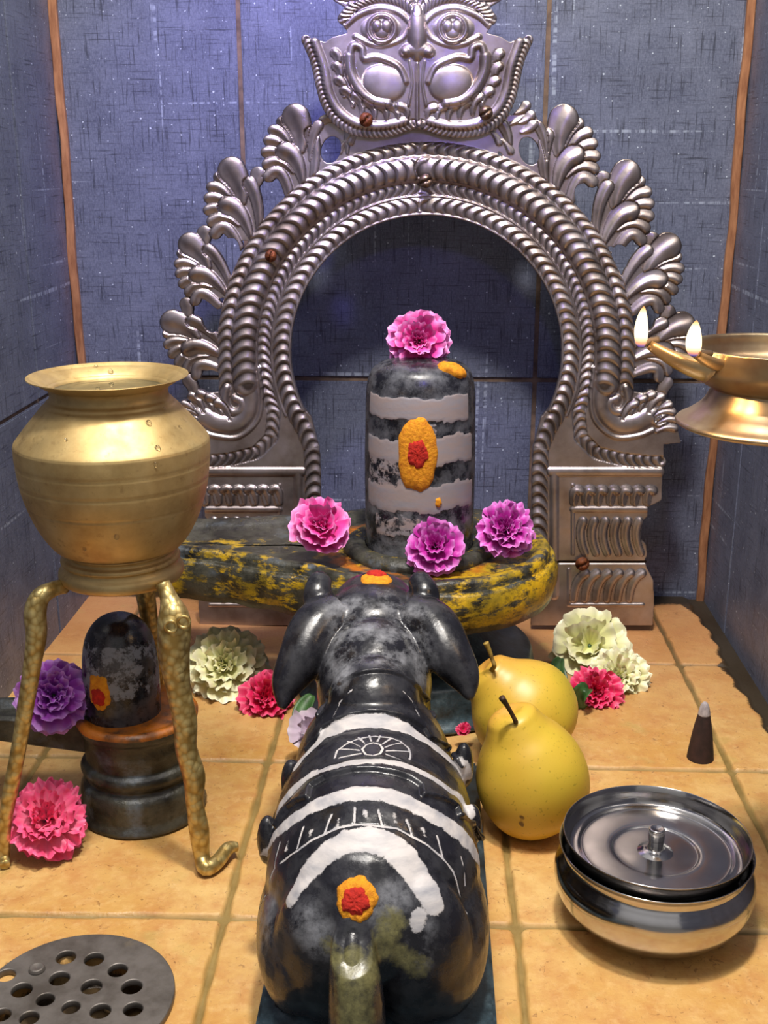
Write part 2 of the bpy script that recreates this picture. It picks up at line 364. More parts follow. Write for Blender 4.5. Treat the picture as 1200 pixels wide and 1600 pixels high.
def build_wall(name, axis, const, sign, joints, g=.0023, mat='wall_x'):
    lst = []
    for a, b in zip(joints[:-1], joints[1:]):
        for z0, z1 in zip(ZJ[:-1], ZJ[1:]):
            z0 = max(z0, -.01); z1 = min(z1, ZT)
            lo = [a+g, const, z0+g]; hi = [b-g, const+sign*.008, z1-g]
            if axis == 'y': lo = [const, a+g, z0+g]; hi = [const+sign*.008, b-g, z1-g]
            lst.append(([min(p, q) for p, q in zip(lo, hi)], [max(p, q) for p, q in zip(lo, hi)]))
    me = boxes(lst, .0009); n0 = len(me.polygons)
    lo = [joints[0], const+sign*.0022, -.01]; hi = [joints[-1], const+sign*.02, ZT]
    if axis == 'y': lo = [const+sign*.0022, joints[0], -.01]; hi = [const+sign*.02, joints[-1], ZT]
    g_me = boxes([([min(p, q) for p, q in zip(lo, hi)], [max(p, q) for p, q in zip(lo, hi)])], 0)
    V = [tuple(v.co) for v in me.vertices]+[tuple(v.co) for v in g_me.vertices]
    F_ = [tuple(p.vertices) for p in me.polygons]+[tuple(i+len(me.vertices) for i in p.vertices) for p in g_me.polygons]
    m2 = mk(V, F_); m2.materials.append(M[mat]); m2.materials.append(M['grout'])
    m2.polygons.foreach_set('material_index', [0]*n0+[1]*(len(F_)-n0))
    o = bpy.data.objects.new(name, m2); col.objects.link(o); tag(o, kind='structure')
build_wall('wall_back', 'x', YB, 1, [XL-.02, -.187, .108, XR+.02])
build_wall('wall_left', 'y', XL, -1, [.12, .47, .76, 1.045, YB], .0018, 'wall_y')
build_wall('wall_right', 'y', XR, 1, [.12, .47, .76, 1.075, YB], .0012, 'wall_y')
# corner strips
def strip(name, x0, x1, y0, y1, wig):
    n = 60; V = []
    for i in range(n):
        z = -.003+ZT*i/(n-1); d = .0009*sin(z*31+wig)+.0006*sin(z*83)
        for (x, y) in ((x0+d, y1), (x0+d, y0+.001), (x0+d+.001, y0), (x1+d*.6-.001, y0), (x1+d*.6, y0+.001), (x1+d*.6, y1)): V.append((x, y, z))
    tag(obj(name, mk(V, grid_faces(n, 6)), M['copper'], None, False), kind='structure')
strip('trim_1', XL+.0005, XL+.0085, YB-.006, YB-.0005, 0)
strip('trim_2', XR-.0085, XR-.0005, YB-.006, YB-.0005, 2)

# ================================================================== SILVER ARCH (embossed sheet, worked as a height map on its upright plane)
YA = 1.07
gx0, gx1, gy0, gy1 = 232, 1092, -75, 982
GX, GY = np.meshgrid(np.arange(gx0, gx1+1, dtype=float), np.arange(gy0, gy1+1, dtype=float))
class Sheet:
    def __init__(s): s.h = np.full(GX.shape, -1.0); s.on = np.zeros(GX.shape, bool); s.low = np.zeros(GX.shape)
    def win(s, x0, x1, y0, y1):
        a = max(int(y0)-gy0, 0); b = min(int(y1)-gy0+2, GX.shape[0]); c = max(int(x0)-gx0, 0); d = min(int(x1)-gx0+2, GX.shape[1])
        return (slice(a, max(a, b)), slice(c, max(c, d)))
    def poly(s, P, h=0., add=True):
        P = np.array(P, float); W = s.win(P[:, 0].min()-1, P[:, 0].max()+1, P[:, 1].min()-1, P[:, 1].max()+1)
        x, y = GX[W], GY[W]; ins = np.zeros(x.shape, bool)
        for (x1, y1), (x2, y2) in zip(P, np.roll(P, -1, 0)):
            if y1 == y2: continue
            c = ((y1 > y) != (y2 > y)) & (x < (x2-x1)*(y-y1)/(y2-y1)+x1); ins ^= c
        if add: s.h[W] = np.where(ins, np.maximum(s.h[W], h), s.h[W]); s.on[W] |= ins
        else: s.on[W] &= ~ins
        return W, ins
    def dist(s, P, pad):
        """distance / arc length / signed side to a polyline, on its window"""
        P = np.array(P, float); W = s.win(P[:, 0].min()-pad, P[:, 0].max()+pad, P[:, 1].min()-pad, P[:, 1].max()+pad)
        x, y = GX[W], GY[W]; D = np.full(x.shape, 1e9); T = np.zeros(x.shape); S = np.zeros(x.shape); L = 0
        for (a, b) in zip(P[:-1], P[1:]):
            e = b-a; l = np.hypot(*e)
            if l < 1e-6: continue
            q0, q1 = sorted((a[1], b[1])); p0, p1 = sorted((a[0], b[0]))
            r0 = max(int(q0-pad-y[0, 0]), 0) if y.size else 0; r1 = int(q1+pad-y[0, 0])+2
            c0 = max(int(p0-pad-x[0, 0]), 0); c1 = int(p1+pad-x[0, 0])+2
            xs, ys = x[r0:r1, c0:c1], y[r0:r1, c0:c1]
            t = np.clip(((xs-a[0])*e[0]+(ys-a[1])*e[1])/l/l, 0, 1)
            d = np.hypot(xs-a[0]-t*e[0], ys-a[1]-t*e[1]); sd = ((xs-a[0])*e[1]-(ys-a[1])*e[0])/l
            m = d < D[r0:r1, c0:c1]
            D[r0:r1, c0:c1] = np.where(m, d, D[r0:r1, c0:c1]); T[r0:r1, c0:c1] = np.where(m, L+t*l, T[r0:r1, c0:c1]); S[r0:r1, c0:c1] = np.where(m, sd, S[r0:r1, c0:c1])
            L += l
        return W, D, T, S, L
    def rope(s, P, hw, per, H=5., skew=.8, base=0., dome=0., phase=0., flip=False):
        W, D, T, S, L = s.dist(P, hw+2)
        q = np.clip(1-(D/hw)**2, 0, 1); ph = (T+(-S if flip else S)*skew+phase-.50*per*(D/hw)**2)/per; jit = .82+.18*np.sin(np.floor(ph)*12.9898+per)
        fr = ph-np.floor(ph)
        bead = np.where(fr < .70, (np.clip(fr-.05, 0, 1)/.65)**1.25, np.clip((1-fr)/.30, 0, 1)**.8)
        h = base+dome*np.sqrt(q)+H*jit*bead*q**.38
        m = D < hw
        s.h[W] = np.where(m, np.maximum(base, h), s.h[W]); s.on[W] |= m
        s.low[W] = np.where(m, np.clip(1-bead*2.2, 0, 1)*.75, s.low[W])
    def ridge(s, P, hw, H, base=0., cap=True):
        W, D, T, S, L = s.dist(P, hw+2); m = D < hw
        h = base+H*np.sqrt(np.clip(1-(D/hw)**2, 0, 1))
        s.h[W] = np.where(m, np.maximum(s.h[W], h), s.h[W]); s.on[W] |= m
    def lobe(s, p0, p1, p2, w0, H=6., tail=.22, base=0., rg=.25, force=True):
        n = 12; B = [np.array(p0)*(1-t)**2+2*np.array(p1)*t*(1-t)+np.array(p2)*t*t for t in np.linspace(0, 1, n)]
        W, D, T, S, L = s.dist(B, w0+3)
        u = np.clip(T/max(L, 1e-6), 0, 1); wl = w0*(1-(1-tail)*u**1.3)
        q = D/wl; m = q < 1
        sv = np.clip(S/wl, -1, 1)
        h = base+H*np.clip(1-q*q, 0, 1)**.5*(1-.35*u)*(1-rg*.6+rg*1.3*np.tanh(3.5*(sv+.15)))
        cur = s.h[W]
        s.h[W] = np.where(m, h if force else np.maximum(cur, h), cur); s.on[W] |= m
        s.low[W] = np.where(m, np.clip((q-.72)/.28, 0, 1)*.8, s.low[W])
    def dome(s, cx, cy, rx, ry, H, ang=0, base=0., p=.5):
        R = max(rx, ry)+2; W = s.win(cx-R, cx+R, cy-R, cy+R); x, y = GX[W]-cx, GY[W]-cy
        a = x*cos(ang)+y*sin(ang); b = -x*sin(ang)+y*cos(ang); q = (a/rx)**2+(b/ry)**2; m = q < 1
        s.h[W] = np.where(m, np.maximum(s.h[W], base+H*np.clip(1-q, 0, 1)**p), s.h[W])
    def hole(s, cx, cy, rx, ry, ang=0):
        R = max(rx, ry)+2; W = s.win(cx-R, cx+R, cy-R, cy+R); x, y = GX[W]-cx, GY[W]-cy
        a = x*cos(ang)+y*sin(ang); b = -x*sin(ang)+y*cos(ang); s.on[W] &= ~(((a/rx)**2+(b/ry)**2) < 1)
    def build(s, name, Y, thick, parent, sc=.00044):
        on = s.on.copy(); h = np.where(on, s.h, 0.)
        # a light blur keeps the hammered look soft
        for _ in range(1):
            hh = h.copy(); wt = on.astype(float); acc = hh*2*wt; ws = 2*wt
            for dy, dx in ((0, 1), (0, -1), (1, 0), (-1, 0)):
                r_ = np.roll(np.roll(hh, dy, 0), dx, 1); o_ = np.roll(np.roll(wt, dy, 0), dx, 1); acc = acc+r_*o_; ws = ws+o_
            h = np.where(on, acc/np.maximum(ws, 1), h)
        q = on[:-1, :-1] & on[1:, :-1] & on[:-1, 1:] & on[1:, 1:]
        use = np.zeros(on.shape, bool); use[:-1, :-1] |= q; use[1:, :-1] |= q; use[:-1, 1:] |= q; use[1:, 1:] |= q
        idx = np.full(on.shape, -1); idx[use] = np.arange(use.sum())
        px = GX[use].copy(); py = GY[use].copy(); hv = h[use]
        i, j = np.nonzero(q); Q = np.stack([idx[i, j], idx[i+1, j], idx[i+1, j+1], idx[i, j+1]], 1)
        # border edges
        E = np.concatenate([Q[:, [0, 1]], Q[:, [1, 2]], Q[:, [2, 3]], Q[:, [3, 0]]]); key = np.sort(E, 1); kk = key[:, 0].astype(np.int64)*10**7+key[:, 1]
        u_, inv, cnt = np.unique(kk, return_inverse=True, return_counts=True); be = E[cnt[inv] == 1]
        nb = np.zeros((len(px), 3))
        for _ in range(4):                                # smooth the sheet's cut edge
            ax = np.zeros(len(px)); ay = np.zeros(len(px)); c = np.zeros(len(px))
            np.add.at(ax, be[:, 0], px[be[:, 1]]); np.add.at(ay, be[:, 0], py[be[:, 1]]); np.add.at(c, be[:, 0], 1)
            np.add.at(ax, be[:, 1], px[be[:, 0]]); np.add.at(ay, be[:, 1], py[be[:, 0]]); np.add.at(c, be[:, 1], 1)
            b = c > 0; px[b] = .4*px[b]+.6*ax[b]/c[b]; py[b] = .4*py[b]+.6*ay[b]/c[b]
        d = _f[None]+_r[None]*((px-600)/F)[:, None]-_u[None]*((py-800)/F)[:, None]
        V = _C+d*(Y/d[:, 1])[:, None]; V[:, 1] -= hv*sc
        n = len(V); bv = np.unique(be); mp = np.full(n, -1); mp[bv] = n+np.arange(len(bv))
        B = V[bv].copy(); B[:, 1] = Y+thick; V = np.vstack([V, B])
        SQ = np.stack([be[:, 1], be[:, 0], mp[be[:, 0]], mp[be[:, 1]]], 1)
        me = np_mesh(V, np.vstack([Q, SQ]))
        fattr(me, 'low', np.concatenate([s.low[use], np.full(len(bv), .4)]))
        return obj(name, me, M['silver'], parent)

arch = thing('temple_arch', (0, YA, 0), 'tall embossed silver-coloured metal arch with leafy scrolls and a face, against the tiled wall', 'arch')
S = Sheet()
CX, CY = 666., 548.
def mir(P, c=CX): return [(2*c-x, y) for x, y in P]
# plate: horseshoe, legs and lower blocks (right side drawn, left side is its mirror)
legR = [(845, 652), (833, 700), (830, 800), (829, 976), (822, 978), (1020, 978), (1023, 940), (1021, 905), (1012, 888), (1008, 876), (1012, 868), (1010, 850), (1002, 842), (1004, 815), (1012, 808), (1013, 793), (1034, 782), (1036, 735), (1038, 695), (1065, 692), (1058, 665), (1046, 640), (1020, 615), (985, 612), (960, 590), (900, 585)]
for P in (legR, mir(legR, CX)): S.poly(P, 0.)
aa = np.linspace(radians(-210), radians(30), 120)
W = S.win(gx0, gx1, 200, 700); R_ = np.hypot(GX[W]-CX, GY[W]-CY); ring = (R_ > 211) & (R_ < 327) & ((GY[W] < 640))
S.h[W] = np.where(ring, np.maximum(S.h[W], 0.), S.h[W]); S.on[W] |= ring
# webs behind the leaf fans
FA = [((463, 179), (470, 287)), ((362, 262), (388, 367)), ((296, 378), (348, 457)), ((267, 500), (344, 558))]
FB = [((880, 181), (872, 295)), ((979, 267), (948, 375)), ((1045, 380), (982, 464)), ((1069, 503), (992, 562))]
def fan(A, T, m):
    A = np.array(A, float); T = np.array(T, float); v = T-A; v0 = np.array([7*m, 106.]); sc = np.hypot(*v)/np.hypot(*v0)
    a = atan2(v[1], v[0])-atan2(v0[1], v0[0]); ca, sa = cos(a)*sc, sin(a)*sc
    def t(x, y):
        dx, dy = (x-463)*m, y-179; return (A[0]+dx*ca-dy*sa, A[1]+dx*sa+dy*ca)
    def lb(p0, p1, p2, w0, H=7, **kw): S.lobe(t(*p0), t(*p1), t(*p2), w0*sc, H, **kw)
    S.poly([t(450, 190), t(428, 215), t(424, 262), t(445, 290), t(478, 296), t(492, 280), t(492, 210), t(478, 190)], 0.)
    # link leaf towards the next fan and the curl
    lb((404, 270), (402, 285), (386, 300), 12, 4, tail=.6)
    for i, (h, q, e) in enumerate([((441, 190), (452, 196), (462, 226), ), ((428, 203), (446, 206), (458, 236)), ((421, 219), (440, 218), (455, 247)), ((417, 237), (438, 232), (455, 258)), ((419, 255), (438, 244), (458, 268))]):
        lb(h, q, e, 9.5, 6.5)
    lb((421, 274), (440, 252), (452, 300), 10, 6, tail=.8)
    lb((462, 183), (474, 205), (470, 232), 22, 7, tail=.35, rg=.4)
    lb((486, 208), (497, 235), (487, 285), 11, 6, tail=.4)
    lb((447, 236), (468, 244), (474, 292), 16, 8, rg=.4)
for A, T in FA: fan(A, T, 1)
for A, T in FB: fan(A, T, -1)
# arms from the top fans to the face
for m, c in ((1, 0), (-1, 671*2)):
    g = lambda x, y: ((x if m == 1 else 2*669-x), y)
    S.poly([g(478, 215), g(497, 186), g(520, 170), g(560, 190), g(580, 215), g(545, 250), g(500, 290), g(480, 280)], 0.)
    S.lobe(g(505, 188), g(515, 180), g(545, 196), 8, 4); S.lobe(g(497, 196), g(486, 210), g(484, 250), 9, 5)
    S.lobe(g(552, 196), g(540, 215), g(543, 240), 9, 5)
S.poly([(520, 150), (790, 150), (800, 190), (775, 250), (550, 250), (512, 190)], 0.)
for (x, y) in ((548, 222), (530, 236), (780, 222), (798, 236)): S.lobe((x, y), (x+(4 if x < 666 else -4), y-10), (x+(14 if x < 666 else -14), y-18), 6, 4)
for h in [(517, 234, 15, 21, .3), (427, 303, 12, 21, .3), (361, 391, 13, 19, .1), (327, 500, 11, 20, -.3), (331, 592, 17, 13, .2),
          (827, 236, 15, 22, -.3), (912, 309, 13, 22, -.3), (969, 402, 13, 20, -.1), (1012, 500, 11, 18, .3), (1003, 598, 17, 12, -.2)]: S.hole(*h)
# small leaf clumps beside the face
for (x, y) in ((822, 165), (829, 180), (832, 195)): S.lobe((x, y), (x-6, y+8), (x-18, y+12), 9, 5)
# rope bands
def ringpath(r, a0, a1, n=110): return [(CX+r*cos(a), CY+r*sin(a)) for a in np.linspace(radians(a0), radians(a1), n)]
def halfropes(flipx):
    G = (lambda P: [(2*CX-x, y) for x, y in P]) if flipx else (lambda P: P)
    fl = flipx
    top = -90
    def arc(r, end): return [(CX+r*cos(a), CY+r*sin(a)) for a in np.linspace(radians(-90), radians(-90-end), 60)]
    L1 = arc(227, 118)+[(475, 670), (487, 700), (489, 740), (489, 800)]
    if flipx: L1 += [(490, 880), (489, 925)]
    L2 = arc(253, 100)+[(416, 610), (428, 645), (424, 684), (400, 708), (360, 718), (322, 722), (300, 722)]
    L4 = arc(315, 90)+[(352, 580), (353, 612)]
    L3 = arc(285, 90)+[(381, 575), (383, 600)]
    S.rope(G(L4), 11.0, 17, 6, .45, 0., 1.5, 0, fl)
    S.rope(G(L2), 10.0, 13.5, 5, .5, -3., 0, 4, not fl)
    S.rope(G(L3), 18.5, 18, 6, .3, 3., 9., 5, fl)
    S.rope(G(L1), 12.5, 16.5, 6.5, .35, 0., 1.5, 3, fl)
    S.ridge_ = S.ridge; sm_ = lambda P: [tuple(q_) for q_ in smooth_prof(P, 5)]
    # smooth volute rim that carries on from the big rope, and the spiral inside it
    S.ridge(sm_(G([(383, 592), (391, 620), (386, 646), (366, 663), (338, 661), (316, 650), (300, 655)])), 13, 8)
    S.ridge(sm_(G([(404, 575), (409, 622), (402, 658), (372, 683), (335, 681), (312, 672)])), 3.5, 4)
    S.ridge(sm_(G([(354, 606), (351, 628), (362, 643), (376, 640), (378, 628), (368, 622)])), 6.5, 8)
    for i, (hx, hy) in enumerate([(287, 632), (299, 619), (313, 616), (327, 622), (340, 630)]):
        S.lobe(*G([(hx, hy), (hx+13, hy+3), (hx+20, hy+24)]), 7.5, 6, tail=.4)
    for i, (hx, hy) in enumerate([(278, 668), (276, 655), (281, 643)]): S.lobe(*G([(hx, hy), (hx+14, hy-4), (hx+28, hy+6)]), 6.5, 5, tail=.4)
    # mouldings of the block
    S.ridge(G([(300, 737), (472, 737)]), 7, 5); S.ridge(G([(466, 737), (466, 930)]), 6.5, 5)
    S.ridge(G([(323, 796), (437, 796)]), 4.5, 3.5)
    S.ridge(G([(437, 758), (437, 865)]), 3, 2)
    for i in range(7):
        x = 312+i*19; S.lobe(*G([(x, 766), (x+12, 760), (x+11, 785)]), 7.5, 5.5, tail=.7); S.lobe(*G([(x+8, 787), (x+4, 776), (x+3, 770)]), 4, 3, tail=.6, force=False)
    for i in range(6):
        x = 334+i*17.5; S.lobe(*G([(x, 815), (x+10, 835), (x-3, 864)]), 7.5, 4.5, tail=.8)
    for i in range(6):
        x = 330+i*17.5; S.lobe(*G([(x, 896), (x+17, 905), (x+19, 936)]), 7.5, 5, tail=.8)
    S.ridge(G([(328, 945), (440, 945)]), 3, 3); S.ridge(G([(443, 890), (443, 945)]), 3, 2.5)
    # seam between the upper sheet and the foot
    W_, ins = S.poly(G([(320, 877), (462, 877), (462, 881), (320, 881)]), 0.); S.h[W_] = np.where(ins, -5, S.h[W_]); S.low[W_] = np.where(ins, 1, S.low[W_])
halfropes(False); halfropes(True)
S.ridge(ringpath(304, -185, 5), 2.0, 3.5); S.ridge(ringpath(265, -195, 15), 1.6, 3); S.ridge(ringpath(242, -205, 25), 1.6, 3); S.ridge(ringpath(213.5, -206, 26), 2.2, 3.5)
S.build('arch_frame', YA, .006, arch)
# coarse back sheet so that the arch has a body from behind
# face crest
K = Sheet(); FX = 652.
def m2(P): return [(2*FX-x, y) for x, y in P]
left = [(652, 196), (628, 203), (600, 212), (575, 214), (548, 207), (527, 192), (512, 170), (502, 140), (495, 110), (487, 84), (473, 57), (492, 60), (508, 66), (520, 58), (543, 52), (534, 36), (545, 26), (560, 18), (540, 12), (520, 0), (508, -20), (520, -45), (580, -62), (652, -70)]
W, ins = K.poly(left+m2(left)[::-1], 0.)
q = ((GX[W]-FX)/180)**2+((GY[W]-70)/150)**2
K.h[W] = np.where(ins, 2+9*np.clip(1-q, 0, 1), K.h[W])
_rg, _rp = K.ridge, K.rope
smp = lambda P: [tuple(q_) for q_ in smooth_prof(P, 5)]
K.ridge = lambda P, *a_, **k_: _rg(smp(P), *a_, **k_)
K.rope = lambda P, *a_, **k_: _rp(smp(P), *a_, **k_)
def both(fn):
    fn(lambda P: P, 1); fn(m2, -1)
def face(G, m):
    g1 = lambda x, y: G([(x, y)])[0]
    K.rope(G([(478, 62), (492, 95), (500, 130), (509, 162), (526, 188), (550, 203), (578, 208), (608, 206), (648, 194)]), 8, 7.5, 3.5, .25, 2, 2.5, 0, m < 0)
    K.ridge(G([(492, 66), (506, 105), (514, 145), (530, 174), (560, 194), (600, 197), (632, 190)]), 7.5, 7, 4)
    # leaf row inside the rim
    rows = [((524, 84), (526, 110)), ((526, 104), (530, 130)), ((530, 126), (538, 150)), ((539, 142), (552, 166)), ((556, 152), (566, 178)), ((574, 160), (586, 184)), ((592, 164), (604, 186)), ((610, 166), (622, 186)), ((626, 168), (636, 184))]
    for i, (a, b) in enumerate(rows):
        K.lobe(*G([a, ((a[0]+b[0])/2+7, (a[1]+b[1])/2-6), b]), 8.5, 6, base=5, tail=.35)
    # cheek and tusk
    W, D, T, Sg, L = K.dist(G([(566, 104), (600, 102)]), 60)
    K.dome(*g1(600, 130), 35, 28, 11, 0.3*m, base=7, p=.32)
    K.ridge(G([(546, 88), (548, 112), (562, 140), (582, 157), (606, 162)]), 8.5, 12, 6)
    K.ridge(G([(546, 92), (552, 72), (566, 76), (570, 92), (590, 90), (622, 104), (634, 128)]), 5.5, 9, 8)
    # eye: lid line, round eye with a notched iris
    K.ridge(G([(556, 58), (576, 68), (600, 72), (628, 62), (640, 44)]), 4.5, 6, 8)
    K.ridge(G([(540, 40), (560, 24), (592, 14), (622, 20), (640, 36)]), 5, 5, 8)
    K.dome(*g1(597, 46), 34, 22, 8, 0, base=7)
    cx, cy = g1(597, 46)
    K.ridge([(cx+21*cos(a), cy+21*sin(a)) for a in np.linspace(0, 2*pi, 24)], 3.5, 7, 12)
    K.dome(cx-7, cy-3, 9, 11, 8, 0, base=15); K.dome(cx+7, cy-3, 9, 11, 8, 0, base=15); K.dome(cx, cy+6, 12, 11, 6, 0, base=15)
    K.rope(G([(536, 30), (556, 8), (590, -4), (624, 2), (650, 20)]), 9, 7, 4, .6, 8, 3, 0, m < 0)
    K.lobe(*G([(515, -28), (540, 0), (585, -10)]), 20, 10, base=3); K.lobe(*G([(545, -50), (580, -30), (630, -20)]), 18, 10, base=3); K.lobe(*G([(605, -60), (630, -40), (648, 8)]), 16, 10, base=4)
both(face)
K.dome(652, 52, 15, 46, 16, 0, base=8); K.dome(652, 78, 26, 13, 13, 0, base=8); K.dome(634, 82, 10, 9, 15, 0, base=8); K.dome(670, 82, 10, 9, 15, 0, base=8)
K.ridge([(652, 100), (652, 192)], 2.5, 5, 9); K.ridge([(640, 96), (644, 130), (638, 165)], 2, 4, 8); K.ridge([(664, 96), (660, 130), (666, 165)], 2, 4, 8)
K.dome(655, 196, 7, 9, 10, 0, base=6)
K.build('face_crest', YA-.009, .009, arch)
# screws
def screw(px, py, r_, mat, Y, ang, nm='screw'):
    c = at(px, py, Y); R = r_*mpp(Y, c[2])*1.0; V = []; nr, na = 7, 24
    for i in range(nr):
        rr = R*sin(pi/2*i/(nr-1)); h = R*.75*cos(pi/2*i/(nr-1))
        for j in range(na):
            a = 2*pi*j/na; x, z = rr*cos(a), rr*sin(a); sl = abs(-x*sin(ang)+z*cos(ang)) < R*.16
            V.append((c[0]+x, c[1]-(h-(R*.35 if sl and i < nr-1 else 0)), c[2]+z))
    o = obj('screw', mk(V, [f_ for f_ in grid_faces(nr, na, True)]), mat, arch)
    return o
screw(572, 187, 11, M['rust'], YA-.017, .8); screw(759, 176, 11, M['screw'], YA-.017, .5); screw(665, 283, 11, M['screw'], YA-.008, .3)
screw(423, 400, 9.5, M['rust'], YA-.006, 1.1); screw(910, 881, 11, M['rust'], YA-.004, .4)

# ================================================================== MAIN LINGA AND YONI
LX, LY = at(655, 840, .94)[0], .94
yb = thing('yoni_base', (LX, LY, 0), 'large dark stone base with yellow-smeared disc and long spout, before the silver arch', 'stone base')
ctl = []
for a in range(-138, 139, 12): ctl.append((LX+.116*cos(radians(a)), LY+.112*sin(radians(a))))
ctl += [(LX-.125, LY+.073), (LX-.165, LY+.063), (LX-.205, LY+.060), (LX-.245, LY+.054), (LX-.256, LY+.02), (LX-.245, LY-.026), (LX-.20, LY-.034), (LX-.16, LY-.044), (LX-.122, LY-.062)]
ctl.append(ctl[0]); OUT = np.array(smooth_prof(ctl, 7)[:-1])[:, :2]
def offset_out(O, d):
    t = np.roll(O, -1, 0)-np.roll(O, 1, 0); n_ = np.stack([t[:, 1], -t[:, 0]], 1); n_ /= np.linalg.norm(n_, axis=1)[:, None]; return O-n_*d
V = []; no = len(OUT); zt = .137
for d, z in [(.0, .094), (-.0015, .100), (-.004, .108), (-.0045, .117), (-.002, .126), (.0005, .129), (.002, .127), (.0035, .129), (.003, .134), (.006, .1375), (.012, .1372), (.017, .134), (.021, .1315), (.026, .131)]:
    q = offset_out(OUT, d+ (0.004 if z < .11 and False else 0)); V += [(x, y, z) for x, y in q]
# inner rings shrink towards a spine
q = offset_out(OUT, .026)
for s_ in (.8, .6, .4, .2, .04):
    tgt = np.stack([np.clip(q[:, 0], LX-.22, LX+.0), np.full(no, LY)], 1); V += [(x, y, .1305) for x, y in tgt+(q-tgt)*s_]
V = np.array(V); lo = [(x, y, .090) for x, y in offset_out(OUT, .02)]; lo2 = [(x, y, .092) for x, y in offset_out(OUT, .04)]
V = np.vstack([np.array(lo2), np.array(lo), V]); nr = len(V)//no
me = mk(V, grid_faces(nr, no, True))
a = vco(me)
for i in range(len(a)):
    n_ = mnoise.noise(Vector(a[i]*38)); a[i, 2] += .0016*n_; a[i, 1] += .0022*n_*(1 if a[i, 2] < .128 else .3)
    # carved leaf hollows on the spout's side
    if a[i, 2] < .126 and a[i, 1] < LY:
        for cx in (-.165, -.135, -.10):
            dd = ((a[i, 0]-(LX+cx))/.012)**2+((a[i, 2]-.113)/.010)**2
            if dd < 1: a[i, 1] += .004*(1-dd)
setco(me, a)
yel = np.where(a[:, 2] < .128, .60, .50)+.10*np.clip((a[:, 0]-LX)/.1, -1, 1)-.9*(a[:, 2] < .097)-.25*(np.hypot(a[:, 0]-LX, a[:, 1]-LY) < .06)
yel = yel-.2*((a[:, 1] > LY+.02))
fattr(me, 'yellow', yel); fattr(me, 'orange', np.clip(1.0-np.abs(np.hypot(a[:, 0]-LX, a[:, 1]-LY)-.076)/.022, 0, 1)*(a[:, 2] > .127))
obj('spouted_disc', me, M['yoni'], yb)
collar = smooth_prof([(.066, .128), (.066, .134), (.060, .139), (.052, .1385), (.047, .136)], 4)
me = lathe(collar, (LX, LY, 0)); fattr(me, 'yellow', [.33]*len(me.vertices)); fattr(me, 'orange', [0.]*len(me.vertices)); obj('collar', me, M['yoni'], yb)
ped = smooth_prof([(.0, .0), (.104, .0), (.1045, .012), (.103, .030), (.098, .038), (.075, .043), (.06, .055), (.055, .070), (.062, .082), (.080, .090), (.080, .095)], 5)
me = lathe(ped, (LX, LY+.01, 0)); a = vco(me)
obj('pedestal', me, M['slab'], yb)

lg = thing('shiva_linga', (LX, LY, .13), 'tall black stone pillar with three grey ash bands, on the yellow-smeared base', 'stone pillar')
R0 = 86*mpp(LY, .21)
prof = smooth_prof([(R0*.985, 0), (R0*.99, .01), (R0*1.0, .05), (R0*1.0, .085), (R0*.985, .115), (R0*.972, .136), (R0*.93, .149), (R0*.82, .158), (R0*.6, .163), (R0*.3, .165), (.0004, .1655)], 16)
me = lathe(prof, (LX, LY, .131), 260); a = vco(me)
th = np.arctan2(a[:, 0]-LX, -(a[:, 1]-LY)); z = a[:, 2]     # th=0 faces the camera
def zf(py): return at(655, py, LY-R0)[2]
paint = np.zeros(len(a))
def ss(e0, e1, x): t = np.clip((x-e0)/(e1-e0), 0, 1); return t*t*(3-2*t)
def band(y0, y1, a0, a1, wob=.0008, amp=.93):
    z1, z0 = zf(y0), zf(y1); zz = z+wob*np.sin(th*7)+.0005*np.sin(th*23)
    return amp*ss(z0-.0007, z0+.0007, zz)*(1-ss(z1-.0007, z1+.0007, zz))*ss(a0-.03, a0+.03, th)*(1-ss(a1-.03, a1+.03, th))
for b in (band(624, 658, -1.12, .55), band(622, 664, .42, 1.02, .001), band(690, 722, -1.15, -.32), band(684, 728, .28, 1.15, .0016), band(764, 802, -1.15, .1), band(758, 800, .05, 1.2, .0015), band(810, 842, -.9, .2, .002, .55)): paint = np.maximum(paint, b)
paint = np.maximum(paint, band(715, 765, -1.1, -.25, .002, .48)); paint = np.maximum(paint, band(660, 700, -.1, .3, .002, .5))
fattr(me, 'paint', paint); fattr(me, 'residue', .45+.25*(z < zf(800))); fattr(me, 'yellow', np.zeros(len(a))); cattr(me, 'paintcol', np.tile(rgb('#9a8c88'), (len(a), 1)))
a[:, :2] += ((a[:, :2]-[LX, LY])/np.maximum(np.hypot(a[:, 0]-LX, a[:, 1]-LY), .001)[:, None])*(paint*.0006)[:, None]
setco(me, a); obj('pillar', me, M['stone'], lg)
def patch(surf, rfun, thick, name, mat, parent, nr=12, na=64, seed=0, rough=.16):
    V = []
    for i in range(nr+1):
        t = i/nr
        for j in range(na):
            an = 2*pi*j/na; u_, v_ = rfun(an); u_ *= t; v_ *= t
            p, n_ = surf(u_, v_); h = thick*(1-t**5)*(1+rough*(mnoise.noise(Vector(p)*700+Vector((seed, 0, 0)))+.5*mnoise.noise(Vector(p)*1500)))-.0006*(t == 1)
            V.append(Vector(p)+Vector(n_)*h)
    return obj(name, mk(V, grid_faces(nr+1, na, True)), mat, parent)
def cyl_surf(th0, z0, cx=LX, cy=LY, R=R0):
    def f_(u_, v_):
        a_ = th0+u_/R; n_ = (sin(a_), -cos(a_), 0); return (cx+R*n_[0], cy+R*n_[1], z0+v_), n_
    return f_
